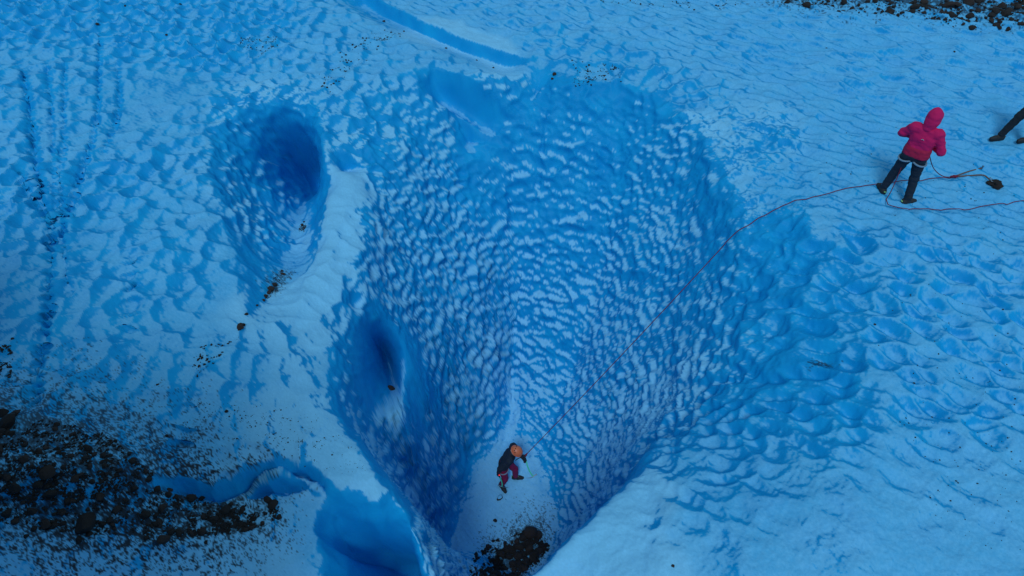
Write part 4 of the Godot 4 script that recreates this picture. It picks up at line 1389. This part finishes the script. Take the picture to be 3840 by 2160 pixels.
func people() -> void:
	# --- the one who holds the rope on the plain
	var base := ground_at(2250, 497, 0.0)
	var b := thing("person", base, "person in a bright red hooded jacket and dark trousers holding the rope", "person")
	b.rotation.y = -atan2(base.x, -base.z)
	var j := {"pelvis": Vector3(0, 0.95, 0.02), "chest": Vector3(0, 1.27, -0.01), "neck": Vector3(0, 1.46, -0.03), "head": Vector3(0.015, 1.61, -0.06), "fwd": Vector3(0.15, 0, -1).normalized(), "head_up": Vector3(0, 0.97, -0.24).normalized(),
		"shl": Vector3(-0.19, 1.40, -0.01), "shr": Vector3(0.19, 1.40, 0.01), "ell": Vector3(-0.33, 1.22, -0.06), "elr": Vector3(0.34, 1.13, 0.03), "wrl": Vector3(-0.15, 1.10, -0.27), "wrr": Vector3(0.17, 1.06, -0.20),
		"hipl": Vector3(-0.095, 0.92, 0.02), "hipr": Vector3(0.095, 0.92, 0.02), "knl": Vector3(-0.17, 0.50, -0.05), "knr": Vector3(0.15, 0.50, 0.0), "anl": Vector3(-0.235, 0.09, -0.03), "anr": Vector3(0.20, 0.09, 0.08),
		"toel": Vector3(-0.6, 0, -0.8), "toer": Vector3(0.7, 0, -0.7), "gripl": Vector3(0.6, -0.7, 0), "gripr": Vector3(-0.6, -0.7, 0)}
	figure(b, j, {"jacket": M.red, "trousers": M.navy, "glove": M.black, "accent": M.lime, "hood": M.red, "harness_belt": M.black, "hem": 0.99, "band": 0.93, "band_material": M.red_deep, "curl_l": 0.9, "curl_r": 0.9})
	part("back_logo", tube([Vector3(-0.022, 1.30, 0.150), Vector3(0.0, 1.312, 0.152), Vector3(0.022, 1.30, 0.150)], 0.006, 0.006, 6), M.grey, b)
	var waist_l := b.transform * Vector3(-0.16, 1.0, -0.1)
	var waist_r := b.transform * Vector3(0.19, 1.0, -0.02)

	# --- the climber on the pit floor
	var cb := ground_at(1285, 1213, 0.0)
	var cl := thing("person", cb, "person in an orange helmet and plum trousers standing on the pit floor", "person")
	var ank_r := ground_at(1262, 1226, 0.0) - cb
	var ank_l := ground_at(1297, 1204, 0.0) - cb
	var k := {"pelvis": Vector3(-0.15, 0.84, 0.0), "chest": Vector3(-0.04, 1.13, -0.02), "neck": Vector3(0.04, 1.33, -0.02), "head": Vector3(0.12, 1.41, 0.02), "fwd": Vector3(0.93, 0, 0.36).normalized(), "head_up": Vector3(0.55, 0.80, 0.22).normalized(),
		"shr": Vector3(-0.03, 1.27, 0.18), "shl": Vector3(0.06, 1.28, -0.19), "elr": Vector3(-0.24, 1.03, 0.25), "wrr": Vector3(-0.29, 0.80, 0.21), "ell": Vector3(0.16, 1.02, -0.22), "wrl": Vector3(0.27, 1.03, -0.06),
		"hipr": Vector3(-0.18, 0.82, 0.09), "hipl": Vector3(-0.11, 0.82, -0.09), "knr": Vector3(-0.14, 0.46, 0.18), "knl": Vector3(0.10, 0.47, -0.08), "anr": ank_r + Vector3(0, 0.09, 0), "anl": ank_l + Vector3(0, 0.09, 0),
		"toer": Vector3(0.5, 0, 0.75), "toel": Vector3(1, 0, 0.05), "gripr": Vector3(0.7, 0, 0.3), "gripl": Vector3(0.2, -0.6, 0.6)}
	figure(cl, k, {"jacket": M.navy, "trousers": M.plum, "glove": M.black, "accent": M.lime, "harness_belt": M.black, "hem": 0.79, "curl_l": 0.9, "curl_r": 0.9})
	helmet(cl, k)
	ice_axe(cb + Vector3(-0.28, 0.73, 0.24), Vector3(0.08, -0.98, 0.05).normalized(), Vector3(0.9, 0, 0.35), "green ice axe hanging from the climber's lowered hand")
	ice_axe(cb + Vector3(0.34, 1.04, -0.03), Vector3(0.42, -0.60, 0.55).normalized(), Vector3(-0.5, -0.3, 0.4), "green ice axe held out beside the climber's rope knot")
	var lamp := thing("signal_light", cb + Vector3(-0.27, 0.80, 0.275), "tiny glowing red light on the climber's lowered wrist", "lamp")
	part("lens", tube([Vector3(0, 0, 0), Vector3(0.004, 0.006, 0.012)], 0.013, 0.010, 8), M.led, lamp)
	part("housing", tube([Vector3(0, 0, -0.012), Vector3.ZERO], 0.017, 0.017, 8), M.dark_metal, lamp)
	var glow := OmniLight3D.new()
	glow.name = "red_glow"
	glow.position = Vector3(0.008, 0.012, 0.03)
	glow.light_color = Color(1.0, 0.12, 0.08)
	glow.light_energy = 0.0015
	glow.light_size = 0.012
	glow.omni_range = 6.0
	glow.omni_attenuation = 2.0
	glow.shadow_enabled = true
	lamp.add_child(glow)

	# --- the one walking in at the edge
	var f1 := ground_at(2500, 351, 0.0)
	var f2 := ground_at(2562, 364, 0.0)
	var wb := Vector3(f1.x + 0.40, (f1.y + f2.y) * 0.5, (f1.z + f2.z) * 0.5)
	var w := thing("person", wb, "person in black clothes striding across the snow behind the rope", "person")
	var a1 := f1 - wb + Vector3(0.10, 0.09, 0)
	var a2 := f2 - wb + Vector3(0.10, 0.09, 0)
	var l := {"pelvis": Vector3(0.05, 0.90, 0), "chest": Vector3(0.03, 1.23, 0), "neck": Vector3(0.0, 1.42, 0), "head": Vector3(-0.04, 1.57, 0), "fwd": Vector3(-1, 0, 0.05).normalized(), "head_up": Vector3(-0.15, 0.98, 0).normalized(),
		"shr": Vector3(0.03, 1.36, -0.19), "shl": Vector3(0.03, 1.36, 0.19), "elr": Vector3(0.12, 1.12, -0.27), "wrr": Vector3(0.06, 0.88, -0.27), "ell": Vector3(-0.02, 1.10, 0.28), "wrl": Vector3(-0.14, 0.90, 0.27),
		"hipr": Vector3(0.05, 0.87, -0.09), "hipl": Vector3(0.05, 0.87, 0.09), "knr": Vector3(-0.17, 0.50, (a1.z - 0.06) * 0.5), "knl": Vector3(0.03, 0.47, (a2.z + 0.1) * 0.5), "anr": a1, "anl": a2,
		"toer": Vector3(-1, 0, 0.1), "toel": Vector3(-1, 0, 0.2), "gripr": Vector3(-0.4, 0, 0.7), "gripl": Vector3(-0.3, 0, -0.7)}
	figure(w, l, {"jacket": M.black, "trousers": M.black, "glove": M.black, "accent": M.cord, "hood": M.black, "harness_belt": M.black, "hem": 0.86})

	ropes(cb, waist_l, waist_r)

func ropes(cb: Vector3, waist_l: Vector3, waist_r: Vector3) -> void:
	var knot := ground_at(2397, 449, 0.03)
	var tie := cb + Vector3(0.33, 1.05, -0.08)
	# main rope: over the snow, round the rim, then taut to the climber
	var pts := [knot]
	pts.append_array(drape([[2390, 450], [2330, 456], [2249, 464], [2200, 470], [2150, 477], [2100, 487], [2050, 499], [2000, 515], [1960, 531], [1920, 551], [1880, 576], [1842, 604], [1815, 634]], 0.014))
	var s: Vector3 = pts[-1]
	for n in range(1, 41):
		var t := n / 40.0
		var p := s.lerp(tie, t)
		p.y = maxf(p.y - 0.25 * t * (1.0 - t), TP[surf_index(p.x, p.z)].y + 0.014)
		pts.append(p)
	var o := thing("climbing_rope", knot, "long red rope running from the anchor knot over the rim to the climber", "rope")
	part("strand", tube(pts.map(func(p): return p - knot), 0.008, 0.008, 6), M.rope, o)
	part("tie_in_knot", skin_mesh([[tie - knot, tie - knot + (pts[-8] - tie).normalized() * 0.09, 0.022, 0.018], [tie - knot + Vector3(0, -0.02, 0.01), tie - knot + Vector3(0.03, 0.02, 0), 0.018, 0.02]], 0.008, 0.02), M.rope, o)
	var loop := [tie, tie + Vector3(-0.06, -0.03, 0.02), tie + Vector3(-0.14, -0.05, 0.03), tie + Vector3(-0.22, -0.10, 0.06)]
	part("tie_in_loop", tube(smooth_curve(loop.map(func(p): return p - knot)), 0.010), M.black, o)
	# from the holder's harness to the anchor
	o = thing("belay_rope", knot, "short slack red rope from the red jacketed person's harness to the anchor", "rope")
	var m := waist_r.lerp(knot, 0.5) + Vector3(0, -0.16, 0)
	part("strand", tube(smooth_curve([waist_r, waist_r.lerp(m, 0.5) + Vector3(0, -0.05, 0), m, m.lerp(knot, 0.5) + Vector3(0, -0.04, 0), knot].map(func(p): return p - knot), 5), 0.008, 0.008, 6), M.rope, o)
	part("knot", skin_mesh([[Vector3(-0.05, 0, 0.0), Vector3(0.05, 0.01, 0), 0.022, 0.024], [Vector3(0, 0.0, -0.02), Vector3(0.02, 0.015, 0.03), 0.02, 0.02]], 0.008, 0.02), M.rope, o)
	# loose end across the snow
	var e := ground_at(2226, 515)
	o = thing("loose_rope", e, "red rope hanging past the leg of the red jacketed person and trailing across the snow", "rope")
	pts = [waist_l, waist_l.lerp(ground_at(2226, 508), 0.35) + Vector3(0, -0.02, 0.05), waist_l.lerp(ground_at(2226, 508), 0.75) + Vector3(0, -0.02, 0.05), ground_at(2226, 508, 0.03)]
	pts = smooth_curve(pts, 4)
	pts.append_array(drape([[2229, 519], [2240, 527], [2265, 531], [2310, 533], [2360, 530], [2410, 529], [2450, 527], [2500, 520], [2550, 511], [2620, 502], [2720, 490]], 0.014))
	part("strand", tube(pts.map(func(p): return p - e), 0.008, 0.008, 6), M.rope, o)
	# anchor
	var g := ground_at(2500, 466, 0.0)
	var screw := ground_at(2468, 425, 0.03)
	o = thing("anchor_sling", knot, "brown sling tied from the knot to an ice screw in the snow", "sling")
	part("webbing", tube(smooth_curve([knot, knot.lerp(screw, 0.5) + Vector3(0, 0.02, 0), screw]).map(func(p): return p - knot), 0.013, 0.013, 6), M.cord, o)
	part("ice_screw", tube([screw - knot + Vector3(0.01, 0.05, 0), screw - knot + Vector3(0, -0.10, 0)], 0.018, 0.012, 8), M.metal, o)
	o = thing("anchor_sling", knot, "brown sling tied from the knot to the dark gear bundle", "sling")
	part("webbing", tube(smooth_curve([knot, ground_at(2440, 446, 0.03), ground_at(2470, 446, 0.03), ground_at(2488, 453, 0.04), g + Vector3(0, 0.06, 0)]).map(func(p): return p - knot), 0.014, 0.014, 6), M.cord, o)
	o = thing("gear_bundle", g, "crumpled dark bundle of climbing gear at the end of the sling", "bundle")
	part("sack", skin_mesh([[Vector3(-0.02, 0.05, 0), Vector3(0.02, 0.05, 0.09), 0.07, 0.06], [Vector3(-0.05, 0.04, -0.05), Vector3(0.0, 0.06, -0.02), 0.04, 0.05], [Vector3(0.06, 0.04, -0.03), Vector3(0.11, 0.05, -0.05), 0.035, 0.025], [Vector3(-0.08, 0.03, -0.03), Vector3(-0.04, 0.04, 0.02), 0.03, 0.04]], 0.01, 0.02, 0.03), M.rock, o)
	part("carabiner", ring(Vector3(-0.06, 0.09, -0.05), Vector3(0.3, 0.9, 0.1).normalized(), 0.035, 0.055, Vector3.RIGHT, 0.007), M.metal, o)

func rubble_label(x: float, y: float, size: float) -> String:
	var big := "large bare" if size > 0.13 else ("middling bare" if size > 0.09 else "small bare")
	if y < 1120.0:
		return big + " dark rock on the upper fringe of the rubble towards the melt runnels"
	if x > 560.0:
		return big + " dark rock in the string of stones reaching the scalloped snow shelf"
	if x > 360.0:
		return big + " dark rock in the rubble just below the dark crevice"
	if y > 1300.0:
		return big + " dark rock at the lower edge of the rubble above smooth snow"
	return big + " dark rock in the thick of the rubble patch"

# a line laid over the surface, resting on its bumps
func drape(list: Array, up: float) -> Array:
	var raw := []
	for k in list.size() - 1:
		var n := maxi(1, int(Vector2(list[k][0], list[k][1]).distance_to(Vector2(list[k + 1][0], list[k + 1][1])) / 6.0))
		for q in n:
			var t := float(q) / n
			raw.append(ground_at(lerpf(list[k][0], list[k + 1][0], t), lerpf(list[k][1], list[k + 1][1], t), up))
	raw.append(ground_at(list[-1][0], list[-1][1], up))
	var o := []
	for pass_ in 2:
		for k in range(1, raw.size() - 1):
			raw[k] = (raw[k - 1] + raw[k] * 2.0 + raw[k + 1]) * 0.25 + Vector3(0, 0.003, 0)
	for k in raw.size():
		var y := -1e9
		for d in range(-2, 3):
			y = maxf(y, raw[clampi(k + d, 0, raw.size() - 1)].y)
		var a: Vector3 = raw[maxi(k - 1, 0)]
		var b: Vector3 = raw[mini(k + 1, raw.size() - 1)]
		o.append(Vector3((a.x + b.x + 2.0 * raw[k].x) * 0.25, y, (a.z + b.z + 2.0 * raw[k].z) * 0.25))
	return o
